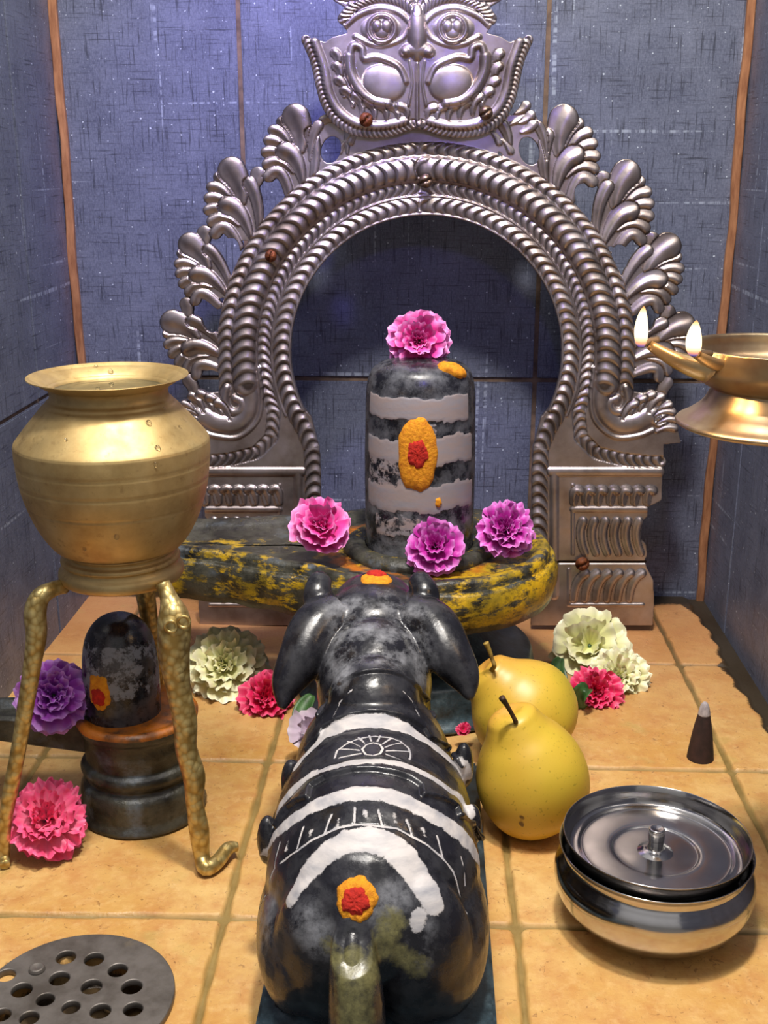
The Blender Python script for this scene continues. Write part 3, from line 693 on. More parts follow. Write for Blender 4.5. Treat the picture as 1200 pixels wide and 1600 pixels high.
def wob_r(ru, rv, amp=.1, seed=0, p=2.):
    def f_(a_):
        k_ = 1+amp*sin(5*a_+seed)+amp*.6*sin(9*a_+2*seed)+amp*.4*sin(17*a_); c_, s_ = cos(a_), sin(a_)
        q = (abs(c_)**p+abs(s_)**p)**(-1/p); return ru*k_*c_*q, rv*k_*s_*q
    return f_
zc = zf(712)
patch(cyl_surf(-.035, zc), wob_r(.0165, .0310, .028, 1, 2.3), .0042, 'orange_spot', M['orange'], lg, nr=16, na=90)
patch(cyl_surf(-.03, zf(708)), wob_r(.0098, .0150, .07, 2), .0058, 'red_spot', M['red'], lg, nr=12)
patch(cyl_surf(.34, zf(786)), wob_r(.003, .0048, .1, 2), .0022, 'orange_drip', M['orange'], lg, nr=6, na=24)
_lm = bpy.data.objects['pillar'].data; _po = Vector(lg.location)+Vector(bpy.data.objects['pillar'].location)
lbvh = BVHTree.FromPolygons([tuple(v.co+_po) for v in _lm.vertices], [tuple(p.vertices) for p in _lm.polygons])
def on_surf(tree, px, py):
    hit = tree.ray_cast(Vector(_C), Vector(ray(px, py)).normalized())
    if hit[0] is None: hit = tree.find_nearest(Vector(at(px, py, LY)))
    p0, n0 = hit[0], hit[1]
    tu = Vector((1, 0, 0)); tu = (tu-n0*tu.dot(n0)).normalized(); tv = n0.cross(tu)
    def f_(u_, v_):
        h = tree.find_nearest(p0+tu*u_+tv*v_); return h[0], h[1]
    return f_
patch(on_surf(lbvh, 708, 578), wob_r(.014, .0075, .06, 1), .0045, 'orange_smear', M['orange'], lg, nr=8, na=40)

# ================================================================== NANDI
nx = lambda y: -.0262-.045*(y-.5)
nd = thing('bull_statue', (nx(.58), .58, 0), 'black stone reclining bull seen from behind with white ash stripes, facing the tall pillar', 'bull statue')
X = lambda x, y: nx(y)+x
parts = [ell((X(0, .553), .553, .072), (.060, .079, .058)), ell((X(0, .60), .60, .066), (.0605, .085, .060)), ell((X(0, .65), .65, .070), (.052, .062, .062)),
         ell((X(0, .56), .56, .055), (.061, .075, .045)), ell((X(0, .61), .61, .045), (.058, .11, .035)),
         ell((X(0, .668), .668, .118), (.030, .034, .030)), ell((X(0, .70), .70, .115), (.039, .050, .042), (radians(35), 0, 0)),
         ell((X(0, .735), .735, .138), (.039, .040, .033), (radians(15), 0, 0)), ell((X(0, .755), .755, .148), (.030, .034, .024)), ell((X(0, .785), .785, .125), (.022, .032, .024), (radians(-35), 0, 0)),
         ell((X(0, .72), .72, .080), (.040, .045, .06)), ell((X(0, .805), .805, .112), (.019, .018, .017))]
for s_ in (-1, 1):
    parts += [ell((X(s_*.037, .535), .535, .048), (.027, .055, .042)), ell((X(s_*.045, .60), .60, .030), (.020, .06, .022)),
              ell((X(s_*.045, .675), .675, .032), (.020, .045, .020)), ell((X(s_*.048, .712), .712, .026), (.013, .020, .016)), ell((X(s_*.022, .50), .50, .06), (.030, .024, .045)),
              ell((X(s_*.028, .76), .76, .140), (.008, .012, .010)), ell((X(s_*.056, .628), .628, .050), (.009, .016, .014))]
    # ears: long drooping leaves
    e0 = np.array((X(s_*.026, .728), .728, .150)); tip = np.array(at(441, 1108, .675)) if s_ < 0 else np.array(at(735, 1094, .675))
    md = (e0+tip)/2+np.array((s_*.0045, -.002, .006))
    parts.append(tube([e0, e0*.6+md*.4+np.array((s_*.004, 0, .003)), md, md*.45+tip*.55+np.array((s_*.003, 0, .0)), tip], [.019, .0190, .0165, .0110, .0024], 20))
    h0 = np.array((X(s_*.022, .735), .735, .148)); h1 = np.array(at(512 if s_ < 0 else 650, 960, .735)); h2 = np.array(at(497 if s_ < 0 else 664, 932, .735)); h3 = np.array(at(499 if s_ < 0 else 657, 912, .742))
    parts.append(tube([h0, h1, h2, h3], [.016, .0130, .0108, .0088], 18)); parts.append(ell(h3, (.0088, .0088, .0088)))
parts.append(tube([at(583, 985, .722), at(583, 945, .732), at(583, 912, .738)], [.014, .0085, .0018], 14))
# tail
parts.append(tube([at(556, 1415, .492), at(552, 1462, .478), at(552, 1505, .470), at(556, 1545, .4655), at(558, 1600, .463), at(558, 1680, .462)], [.006, .0095, .012, .0135, .0145, .0155], 18))
parts.append(boxes([((X(0, .58)-.050, .50, .012), (X(0, .58)+.050, .76, .030))], .004))
for (px, py, Y, r_) in ((441, 1222, .625, .008), (404, 1312, .570, .008), (738, 1196, .640, .008), (753, 1290, .585, .007)):
    p_ = at(px, py, Y); parts.append(ell((p_[0]+(.0055 if px < 580 else -.0055), p_[1], p_[2]), (r_*.8, r_*1.0, r_*2.0)))
me = remesh(parts, .0013, 8, 1)
a = vco(me); xl = a[:, 0]-nx(a[:, 1]); yl = a[:, 1]; zl = a[:, 2]
nrm = np.empty(len(a)*3, dtype=np.float32); me.vertices.foreach_get('normal', nrm); nrm = nrm.reshape(-1, 3).astype(float)
# marks on the stone: each a path over the statue's surface, (x, y, z, half width) in metres
BULL_MARKS = [
    ('paint', 1.0, [(-0.0767, 0.6105, 0.1035, 0.00432), (-0.0699, 0.6166, 0.1097, 0.00432), (-0.062, 0.6253, 0.1148, 0.00471), (-0.0478, 0.6246, 0.1233, 0.0051), (-0.0306, 0.6242, 0.126, 0.0051), (-0.0162, 0.6241, 0.1225, 0.0051), (-0.0017, 0.6221, 0.1161, 0.00549), (0.0097, 0.6199, 0.108, 0.00588), (0.0215, 0.632, 0.0896, 0.00549), (0.028, 0.6373, 0.0781, 0.00353)]),
    ('paint', 1.0, [(-0.087, 0.5872, 0.0843, 0.00257), (-0.0777, 0.5822, 0.1011, 0.00331), (-0.065, 0.5802, 0.1134, 0.00331), (-0.0506, 0.5732, 0.1235, 0.00331), (-0.0306, 0.5717, 0.1281, 0.00368), (-0.0147, 0.5726, 0.1263, 0.00368), (-0.0013, 0.5716, 0.1215, 0.00331), (0.0118, 0.5723, 0.112, 0.00368), (0.0216, 0.5883, 0.094, 0.00368), (0.0259, 0.5812, 0.0909, 0.00294)]),
    ('paint', 1.0, [(-0.0926, 0.5654, 0.0662, 0.00278), (-0.0809, 0.5433, 0.0984, 0.00383), (-0.0668, 0.537, 0.1147, 0.00417), (-0.0539, 0.5369, 0.1229, 0.00452), (-0.0388, 0.5378, 0.1278, 0.00487), (-0.0264, 0.5369, 0.1286, 0.00487), (-0.0113, 0.5351, 0.1258, 0.00452), (0.0027, 0.533, 0.1189, 0.00452), (0.0152, 0.5358, 0.1089, 0.00487), (0.026, 0.5415, 0.0936, 0.00522), (0.0301, 0.5476, 0.0799, 0.00278)]),
    ('paint', 1.0, [(-0.0675, 0.4949, 0.0927, 0.00391), (-0.0629, 0.4986, 0.0989, 0.00456), (-0.0572, 0.5018, 0.1059, 0.00489), (-0.0488, 0.5053, 0.1136, 0.00522), (-0.0394, 0.5077, 0.1179, 0.00554), (-0.0286, 0.5081, 0.1195, 0.00587), (-0.0177, 0.5064, 0.1171, 0.00619), (-0.0091, 0.5022, 0.1119, 0.00619), (-0.0032, 0.4979, 0.1052, 0.00587), (0.0018, 0.4913, 0.1006, 0.00554), (0.005, 0.4878, 0.0958, 0.00456)]),
    ('paint', 0.75, [(-0.0022, 0.4837, 0.0925, 0.0038), (-0.0031, 0.4811, 0.087, 0.00253)]),
    ('line', 1.0, [(-0.0888, 0.5238, 0.0644, 0.00054), (-0.0809, 0.5233, 0.0886, 0.00054), (-0.0734, 0.5179, 0.0995, 0.00054), (-0.0658, 0.5151, 0.1074, 0.00054), (-0.0591, 0.5153, 0.1132, 0.00054), (-0.052, 0.5152, 0.1172, 0.00054), (-0.0443, 0.5161, 0.1207, 0.00054), (-0.0364, 0.5165, 0.1225, 0.00054), (-0.0227, 0.5155, 0.1224, 0.00054), (-0.0145, 0.516, 0.1211, 0.00054), (-0.0071, 0.5145, 0.1178, 0.00054), (0.0015, 0.5142, 0.1129, 0.00054), (0.0089, 0.5135, 0.1063, 0.00054), (0.015, 0.5133, 0.0981, 0.00054), (0.0226, 0.5066, 0.0776, 0.00054)]),
    ('line', 1.0, [(-0.037, 0.5269, 0.1259, 0.00054), (-0.0364, 0.5165, 0.1225, 0.00054)]),
    ('line', 1.0, [(-0.0491, 0.5256, 0.1222, 0.00054), (-0.052, 0.5152, 0.1172, 0.00054)]),
    ('line', 1.0, [(-0.0643, 0.5264, 0.114, 0.00054), (-0.0667, 0.5168, 0.1074, 0.00054)]),
    ('line', 1.0, [(-0.078, 0.5322, 0.1001, 0.00054), (-0.0801, 0.5224, 0.0904, 0.00054)]),
    ('line', 1.0, [(-0.0245, 0.525, 0.1259, 0.00054), (-0.0217, 0.5153, 0.1222, 0.00054)]),
    ('line', 1.0, [(-0.0096, 0.5227, 0.122, 0.00054), (-0.0065, 0.5148, 0.1176, 0.00054)]),
    ('line', 1.0, [(0.0065, 0.5225, 0.113, 0.00054), (0.0096, 0.514, 0.106, 0.00054)]),
    ('line', 1.0, [(0.0196, 0.525, 0.0989, 0.00054), (0.0216, 0.5167, 0.0874, 0.00054)]),
    ('paint', 0.62, [(-0.0311, 0.5238, 0.1257, 0.00135), (-0.0306, 0.5206, 0.1246, 0.00135)]),
    ('paint', 0.62, [(-0.0164, 0.5237, 0.1242, 0.00135), (-0.0146, 0.5199, 0.1225, 0.00135)]),
    ('paint', 0.62, [(-0.0009, 0.5216, 0.1176, 0.00135), (0.0001, 0.5182, 0.1155, 0.00135)]),
    ('paint', 0.62, [(-0.0451, 0.5213, 0.1223, 0.00135), (-0.0458, 0.5176, 0.1208, 0.00135)]),
    ('paint', 0.62, [(-0.0589, 0.5205, 0.1156, 0.00134), (-0.0603, 0.5176, 0.1136, 0.00134)]),
    ('paint', 0.62, [(-0.0727, 0.5238, 0.1046, 0.00135), (-0.0735, 0.5216, 0.1021, 0.00135)]),
    ('black', 1.0, [(-0.0368, 0.5915, 0.1251, 0.00337), (-0.031, 0.594, 0.1255, 0.00337), (-0.0249, 0.5919, 0.1252, 0.00337), (-0.0251, 0.5878, 0.125, 0.00337), (-0.035, 0.5866, 0.125, 0.00337)]),
    ('line', 0.9, [(-0.0368, 0.5915, 0.1251, 0.00056), (-0.0348, 0.5962, 0.1255, 0.00056), (-0.0308, 0.5982, 0.1258, 0.00056), (-0.0266, 0.5965, 0.1255, 0.00056), (-0.0249, 0.5919, 0.1252, 0.00056), (-0.0262, 0.587, 0.125, 0.00056), (-0.0301, 0.584, 0.1253, 0.00056), (-0.0346, 0.5859, 0.125, 0.00056), (-0.0368, 0.5915, 0.1251, 0.00056)]),
    ('line', 0.85, [(-0.0526, 0.5877, 0.1211, 0.00057), (-0.0517, 0.5952, 0.122, 0.00057), (-0.0468, 0.6001, 0.1235, 0.00057), (-0.0398, 0.6038, 0.1251, 0.00057), (-0.0312, 0.6065, 0.1255, 0.00057), (-0.0225, 0.6061, 0.1251, 0.00057), (-0.0149, 0.6046, 0.1235, 0.00057), (-0.0102, 0.5995, 0.1222, 0.00057), (-0.0086, 0.5932, 0.1215, 0.00057), (-0.0092, 0.5876, 0.1213, 0.00057)]),
    ('line', 0.8, [(-0.0381, 0.5944, 0.1252, 0.00049), (-0.0462, 0.6031, 0.1237, 0.00049)]),
    ('line', 0.8, [(-0.0386, 0.5902, 0.1249, 0.00049), (-0.0498, 0.5957, 0.1225, 0.00049)]),
    ('line', 0.8, [(-0.0357, 0.5978, 0.1255, 0.00049), (-0.0399, 0.6055, 0.125, 0.00049)]),
    ('line', 0.8, [(-0.032, 0.5997, 0.1258, 0.0005), (-0.0336, 0.6074, 0.1254, 0.0005)]),
    ('line', 0.8, [(-0.0283, 0.5999, 0.1257, 0.0005), (-0.0271, 0.6078, 0.1253, 0.0005)]),
    ('line', 0.8, [(-0.0252, 0.5975, 0.1254, 0.00049), (-0.0202, 0.6058, 0.1248, 0.00049)]),
    ('line', 0.8, [(-0.0235, 0.5942, 0.1252, 0.00049), (-0.0141, 0.6034, 0.1233, 0.00049)]),
    ('line', 0.8, [(-0.0226, 0.5902, 0.1249, 0.00049), (-0.0094, 0.5956, 0.1218, 0.00049)]),
    ('line', 0.8, [(-0.0373, 0.5868, 0.1248, 0.00048), (-0.0498, 0.5864, 0.1219, 0.00048)]),
    ('line', 0.8, [(-0.0229, 0.5869, 0.1247, 0.00048), (-0.0128, 0.5826, 0.1232, 0.00048)]),
    ('hem', 1.0, [(-0.0822, 0.5533, 0.0973, 0.00125), (-0.0754, 0.5551, 0.1076, 0.00125), (-0.0641, 0.5481, 0.1182, 0.00125), (-0.0637, 0.5585, 0.1184, 0.00125), (-0.0557, 0.5612, 0.123, 0.00125), (-0.0456, 0.5602, 0.127, 0.00125), (-0.0363, 0.5598, 0.1291, 0.00125), (-0.0275, 0.5594, 0.1295, 0.00125), (-0.0179, 0.5582, 0.1288, 0.00125), (-0.009, 0.5572, 0.1265, 0.00125), (-0.0019, 0.5529, 0.1236, 0.00125), (-0.0011, 0.5455, 0.1229, 0.00125), (0.0065, 0.5503, 0.1186, 0.00125), (0.017, 0.5568, 0.1089, 0.00125), (0.0183, 0.5507, 0.1075, 0.00125), (0.0282, 0.578, 0.0837, 0.00125), (0.0322, 0.5822, 0.0742, 0.00125)]),
    ('hem', 0.8, [(-0.0731, 0.6275, 0.1037, 0.00119), (-0.0651, 0.6282, 0.1132, 0.00119), (-0.0634, 0.632, 0.1164, 0.00119), (-0.0494, 0.6308, 0.1252, 0.00119), (-0.0309, 0.6315, 0.1288, 0.00119), (-0.0141, 0.6331, 0.1248, 0.00119), (-0.0014, 0.6348, 0.1163, 0.00119), (0.0018, 0.6315, 0.112, 0.00119), (0.0141, 0.6492, 0.0956, 0.00119), (0.0203, 0.6348, 0.0956, 0.00119), (0.0227, 0.6327, 0.0923, 0.00119)]),
    ('hem', 0.7, [(-0.0686, 0.6522, 0.1147, 0.00107), (-0.0639, 0.6691, 0.1191, 0.00107), (-0.053, 0.6543, 0.1372, 0.00107), (-0.042, 0.6539, 0.1438, 0.00107), (-0.0308, 0.6548, 0.1453, 0.00107), (-0.0196, 0.6575, 0.1426, 0.00107), (-0.0087, 0.6624, 0.1333, 0.00107), (0.0008, 0.6829, 0.1126, 0.00107), (0.005, 0.6652, 0.1087, 0.00107)]),
    ('line', 0.6, [(-0.0577, 0.636, 0.1224, 0.00052), (-0.0545, 0.6459, 0.1271, 0.00052), (-0.0463, 0.6456, 0.1363, 0.00052)]),
    ('line', 0.6, [(-0.0043, 0.6427, 0.121, 0.00053), (-0.0085, 0.6523, 0.1258, 0.00053), (-0.0145, 0.6497, 0.134, 0.00053)]),
    ('residue', 1.0, [(-0.0528, 0.7123, 0.1596, 0.01289), (-0.0444, 0.6802, 0.1505, 0.01289), (-0.0276, 0.6759, 0.1482, 0.01289), (-0.0117, 0.7054, 0.154, 0.01289)]),
    ('residue', 0.9, [(-0.0555, 0.6601, 0.1371, 0.00918), (-0.0591, 0.6802, 0.1412, 0.00918)]),
    ('residue', 0.9, [(-0.0028, 0.684, 0.1314, 0.00856), (-0.0051, 0.6957, 0.1444, 0.00856)]),
    ('residue', 0.8, [(-0.0582, 0.4831, 0.0876, 0.00758), (-0.0515, 0.4788, 0.0797, 0.00758)]),
    ('residue', 0.9, [(-0.0197, 0.4829, 0.0964, 0.00636), (-0.0135, 0.4878, 0.1004, 0.00636)]),
    ('residue', 0.9, [(-0.0006, 0.4813, 0.087, 0.00441), (-0.002, 0.4771, 0.0713, 0.00441)]),
    ('residue', 0.9, [(-0.0296, 0.7253, 0.1688, 0.00622), (-0.0241, 0.7159, 0.1633, 0.00622)]),
    ('residue', 0.55, [(-0.0826, 0.5183, 0.0766, 0.00998), (-0.0847, 0.5065, 0.0653, 0.00998)]),
    ('yellow', 1.0, [(-0.0319, 0.4502, 0.0552, 0.01027), (-0.0322, 0.4568, 0.0755, 0.01027), (-0.0336, 0.46, 0.0802, 0.01027)]),
    ('yellow', 1.0, [(-0.0406, 0.4622, 0.08, 0.00496), (-0.0469, 0.478, 0.0786, 0.00496)]),
    ('yellow', 1.0, [(-0.025, 0.4613, 0.0758, 0.00747), (-0.0195, 0.4763, 0.079, 0.00747), (-0.0158, 0.4807, 0.0907, 0.00747)]),
    ('yellow', 0.9, [(-0.0195, 0.4763, 0.079, 0.00752), (-0.0035, 0.4766, 0.0679, 0.00752)]),
    ('dent', 1.0, [(-0.035, 0.4682, 0.0885, 0.00738), (-0.0348, 0.4638, 0.0845, 0.00738)]),
]
ch = {k_: np.zeros(len(a)) for k_ in ('paint', 'residue', 'yellow', 'line', 'hem', 'dent', 'black')}
for kind_, amp_, P_ in BULL_MARKS:
    P_ = np.array(P_); q_ = np.zeros(len(a)); soft = {'paint': .0038, 'line': .0004, 'hem': .0012, 'residue': .008, 'yellow': .011, 'dent': .006, 'black': .0006}[kind_]
    lo_ = P_[:, :3].min(0)-P_[:, 3].max()-soft*2; hi_ = P_[:, :3].max(0)+P_[:, 3].max()+soft*2
    sel = np.nonzero(((a > lo_) & (a < hi_)).all(1))[0]; v = a[sel]; best = np.zeros(len(sel))
    for A_, B_ in zip(P_[:-1], P_[1:]):
        e_ = B_[:3]-A_[:3]; l2 = max(e_ @ e_, 1e-12); t_ = np.clip(((v-A_[:3]) @ e_)/l2, 0, 1)
        d_ = np.linalg.norm(v-A_[:3]-t_[:, None]*e_, axis=1); w_ = A_[3]+t_*(B_[3]-A_[3])
        best = np.maximum(best, 1-np.clip((d_-w_*1.2+soft*.5)/soft, 0, 1))
    ch[kind_][sel] = np.maximum(ch[kind_][sel], amp_*best)
up_ = nrm[:, 2] > -.2
pt = np.maximum(ch['paint'], ch['line'])*(1-.95*ch['hem'])
a = a+nrm*(ch['hem']*.0030+ch['paint']*(1-ch['hem'])*.0004-ch['line']*.0004-ch['dent']*.0035)[:, None]
fattr(me, 'paint', np.clip(pt, 0, 1)*up_); fattr(me, 'residue', np.clip(ch['residue']+.10, 0, 1)); fattr(me, 'yellow', ch['yellow']*.56)
cattr(me, 'paintcol', np.tile(rgb('#c9c4c2'), (len(a), 1)))
setco(me, a)
BULL = me
obj('body', me, M['stone'], nd)
bvh = BVHTree.FromPolygons([tuple(v.co) for v in me.vertices], [tuple(p.vertices) for p in me.polygons])
def bull_surf(px, py, ru_dir=None):
    """paste lies on the stone where this line of sight first meets it; axes taken in the tangent plane"""
    c = Vector(_C); d = Vector(ray(px, py)).normalized(); hit = bvh.ray_cast(c, d)
    p0, n0 = hit[0], hit[1]; tu = Vector((1, 0, 0)); tu = (tu-n0*tu.dot(n0)).normalized(); tv = n0.cross(tu)
    def f_(u_, v_):
        p = p0+tu*u_+tv*v_; h = bvh.find_nearest(p); return h[0], h[1]
    return f_
patch(bull_surf(557, 1404), wob_r(.0110, .0114, .045, 1), .0024, 'orange_spot', M['orange'], nd)
patch(bull_surf(556, 1409), wob_r(.0078, .0080, .06, 2.5), .0042, 'red_spot', M['red'], nd)
patch(bull_surf(588, 903), wob_r(.0122, .011, .03, 1), .0018, 'orange_spot', M['orange'], nd, nr=10)
patch(bull_surf(588, 899), wob_r(.0082, .007, .06, 2), .0030, 'red_spot', M['red'], nd, nr=8)
sl = boxes([((-.0885, .40, -.001), (.0395, .775, .015))], .002); obj('slab', sl, M['slab'], nd)

# ================================================================== BRASS POT AND TRIPOD
PX, PY = at(176, 690, .70)[0], .70
def pz(py): return at(176, py, PY)[2]
def pr(rpx, py): return rpx*mpp(PY, pz(py))
zb = at(176, 873, PY-.034)[2]
pot = thing('brass_pot', (PX, PY, zb), 'round brass water pot with flared rim, standing on the tripod at the left', 'pot')
prof = [(.001, zb), (pr(60, 874), zb), (pr(80, 870), zb+.0015), (pr(98, 850), pz(848)), (pr(124, 815), pz(812)), (pr(143, 760), pz(762)), (pr(150.5, 715), pz(716)), (pr(151.5, 697), pz(693)), (pr(151, 690), pz(687)), (pr(149, 686), pz(683)), (pr(141, 676), pz(673)), (pr(126, 660), pz(655)), (pr(112, 640), pz(639)), (pr(106, 634), pz(632)), (pr(101, 630), pz(628)), (pr(98, 625), pz(624)), (pr(93, 620), pz(619)), (pr(92, 612), pz(611)), (pr(96, 604), pz(602)), (pr(108, 592), pz(594)), (pr(120, 588), pz(589)), (pr(125, 588), pz(587.5)), (pr(125.5, 586), pz(586.5)), (pr(123, 586), pz(586.5)), (pr(104, 600), pz(598)), (pr(91, 618), pz(606)), (pr(89, 632), pz(618)), (pr(98, 655), pz(636)), (pr(120, 680), pz(680))]
P_ = smooth_prof(prof, 8)
# engraved lines
zl_ = [pz(716), pz(739), pz(744), pz(776)]
Q_ = []
for r_, z in P_:
    Q_.append([r_, z])
dense = []
for (r1, z1), (r2, z2) in zip(Q_[:-1], Q_[1:]):
    m_ = max(1, int(hypot(r2-r1, z2-z1)/.0009))
    for i in range(m_): dense.append([r1+(r2-r1)*i/m_, z1+(z2-z1)*i/m_])
dense.append(Q_[-1])
for i, p in enumerate(dense):
    if i < len(dense)*.5:
        for g in zl_:
            if abs(p[1]-g) < .0005 and p[0] > .04: p[0] -= .00035
obj('pot_body', lathe(dense, (PX, PY, 0), 144), M['brass'], pot)
zw = pz(608); me = lathe([(.0002, zw), (pr(91, 620), zw)], (PX, PY, 0)); obj('water', me, M['water'], pot)
for (px, py, r_) in [(156, 572, 3.4), (173, 582, 4.5), (246, 701, 4.6), (243, 726, 2.8), (232, 662, 4.5), (281, 668, 3.2), (182, 838, 3.5), (132, 857, 2.6), (103, 688, 3), (256, 640, 3)]:
    bv = None
potm = bpy.data.objects['pot_body'].data
pbvh = BVHTree.FromPolygons([tuple(v.co) for v in potm.vertices], [tuple(p.vertices) for p in potm.polygons])
for (px, py, r_) in [(150, 573, 3.6), (173, 582, 4.8), (246, 701, 4.8), (243, 726, 3.2), (232, 662, 5), (281, 668, 3.4), (182, 838, 3.8), (132, 857, 2.8), (103, 688, 3), (256, 640, 3)]:
    h = pbvh.ray_cast(Vector(_C), Vector(ray(px, py)).normalized())
    if h[0] is None: continue
    R = r_*mpp(PY, h[0][2]); obj('water_drop', ell(h[0]+Vector((0, 0, -.0002)), (R, R*.7, R*1.35), n=16), M['drop'], pot)
tr = thing('tripod_stand', (PX, PY, 0), 'brass tripod stand with snake-shaped legs and a stepped ring under the pot', 'stand')
st = [(84, 873), (85, 880), (88, 884), (85, 887), (85, 892), (91, 896), (92, 901), (88, 904), (90, 910), (96, 916), (97, 924), (94, 930), (88, 932), (84, 926), (78, 890), (76, 874), (84, 873)]
zs = lambda py: at(176, py, PY-.037)[2]
prof = [(pr(r_, 890), zs(y)) for r_, y in st]; prof = smooth_prof(prof, 3)
prof = [(max(r_, .02), min(z, zb-.0002)) for r_, z in prof]
ringme = lathe(prof, (PX, PY, 0), 120); obj('ring', ringme, M['brass'], tr)
m1_ = mpp(.66, .08)
def legp(lst): return [at(px, py, Y) for px, py, Y in lst]
pts = legp([(254, 912, .672), (264, 935, .668), (272, 968, .664), (272, 1021, .662), (279, 1076, .660), (289, 1127, .658), (291, 1171, .656), (303, 1212, .655), (304, 1252, .653), (311, 1296, .652), (315, 1335, .651)])+[ground(322, 1356, .006), ground(340, 1346, .006), ground(356, 1326, .008), ground(370, 1323, .007)]
obj('leg', tube(pts, [m1_*x for x in (12, 14, 25, 24, 19, 19, 17, 18, 14, 16, 13, 13, 12, 11, 8)], 20), M['cast_brass'], tr)
for dx in (-11, 9):
    c = at(278+dx, 975-dx*.35, .6535)
    V = [(c[0]+m1_*9*cos(a_)+0, c[1], c[2]+m1_*9*sin(a_)) for a_ in np.linspace(0, 2*pi, 12)]
    obj('eye', tube(V, [m1_*2.6]*12, 8, 2, cap=False), M['cast_brass'], bpy.data.objects['leg'])
pts = legp([(100, 916, .682), (84, 920, .674), (64, 932, .668), (55, 956, .664), (57, 992, .662), (51, 1036, .660), (40, 1105, .658), (29, 1171, .656), (16, 1237, .654), (8, 1290, .653), (7, 1335, .652)])+[ground(8, 1352, .004)]
obj('leg', tube(pts, [m1_*x for x in (12, 12, 15, 17, 16, 14, 13, 12, 12, 10, 9, 8)], 16), M['cast_brass'], tr)
zr = zs(930)
pts = [(PX, PY+.030, zr+.008), (PX, PY+.046, zr-.004), (PX, PY+.054, zr-.03), (PX, PY+.064, zr-.07), (PX, PY+.074, zr-.12), (PX, PY+.084, .006), (PX+.006, PY+.094, .006)]
obj('leg', tube(pts, [.005, .006, .007, .006, .006, .005, .004], 14), M['cast_brass'], tr)

# ================================================================== SMALL LINGA
SX, SY = ground(200, 1318)[0]-.001, .728
sb = thing('small_yoni_base', (SX, SY, 0), 'small round dark stone drum with a spout, under the brass tripod', 'stone base')
prof = smooth_prof([(.0, 0), (.0425, 0), (.0435, .010), (.0425, .024), (.0395, .0285), (.0375, .031), (.0395, .034), (.0415, .038), (.0405, .042), (.0375, .0445), (.0375, .048), (.039, .056), (.0395, .066), (.0425, .071), (.043, .076), (.040, .0785), (.036, .0775), (.033, .0765), (.024, .077), (.0, .077)], 6)
me = lathe(prof, (SX, SY, 0), 120); a = vco(me)
nn = np.array([mnoise.noise(Vector(p*60)) for p in a]); a[:, 0] += nn*.0008; a[:, 1] += nn*.0008; setco(me, a)
fattr(me, 'yellow', np.where(a[:, 2] > .074, .05, -.25)); fattr(me, 'orange', ((a[:, 2] > .0745)*.95).astype(float)); obj('drum', me, M['yoni'], sb)
V = []; n_ = 20
for i in range(n_):
    t = i/(n_-1); x = SX-.018-.125*t; hw = .024-.010*t; zt_ = .0775-.002*t; zb_ = .048+.010*t
    sec = [(-hw, zb_+.004), (-hw, zt_-.002), (-hw+.003, zt_), (-hw*.6, zt_), (-hw*.35, zt_-.005), (hw*.35, zt_-.005), (hw*.6, zt_), (hw-.003, zt_), (hw, zt_-.002), (hw, zb_+.004), (hw*.6, zb_), (-hw*.6, zb_)]
    V += [(x, SY+.004+b, c_) for b, c_ in sec]
F_ = grid_faces(n_, 12, True)+[tuple(range(12)), tuple(range((n_-1)*12, n_*12))[::-1]]
me = mk(V, F_); fattr(me, 'yellow', [-.6]*len(V)); fattr(me, 'orange', [0.]*len(V)); obj('spout', me, M['yoni'], sb, False)
sl_ = thing('small_linga', (SX, SY, .077), 'small black domed stone with grey smears and an orange spot, under the brass pot', 'stone dome')
RS = 59*mpp(SY, .11)
prof = smooth_prof([(RS*1.0, 0), (RS*1.01, .012), (RS, .034), (RS*.965, .046), (RS*.86, .058), (RS*.66, .067), (RS*.38, .0725), (.0003, .0745)], 14)
sx = at(189, 1050, SY)[0]
me = lathe(prof, (sx, SY, .0765), 160); a = vco(me); th = np.arctan2(a[:, 0]-sx, -(a[:, 1]-SY)); z = a[:, 2]
zs2 = lambda py: at(189, py, SY-RS)[2]
pn = np.array([mnoise.noise(Vector(p*70)) for p in a])
pnt = ss(zs2(1115), zs2(1085), z)*(1-ss(zs2(1020), zs2(1010), z))*.5*(pn > -.6)+.12*pn
fattr(me, 'paint', np.clip(pnt, 0, 1)*(z < zs2(1008))); fattr(me, 'residue', .35*(z < zs2(1000))); fattr(me, 'yellow', np.zeros(len(a))); cattr(me, 'paintcol', np.tile(rgb('#7d8590'), (len(a), 1)))
obj('dome', me, M['stone'], sl_)
patch(cyl_surf(-.35, zs2(1085), sx, SY, RS), wob_r(.0088, .0135, .06, 3, 2.5), .0018, 'orange_spot', M['orange'], sl_)
patch(cyl_surf(-.35, zs2(1090), sx, SY, RS), wob_r(.0060, .0074, .06, 1, 3), .0030, 'red_spot', M['red'], sl_, nr=8)

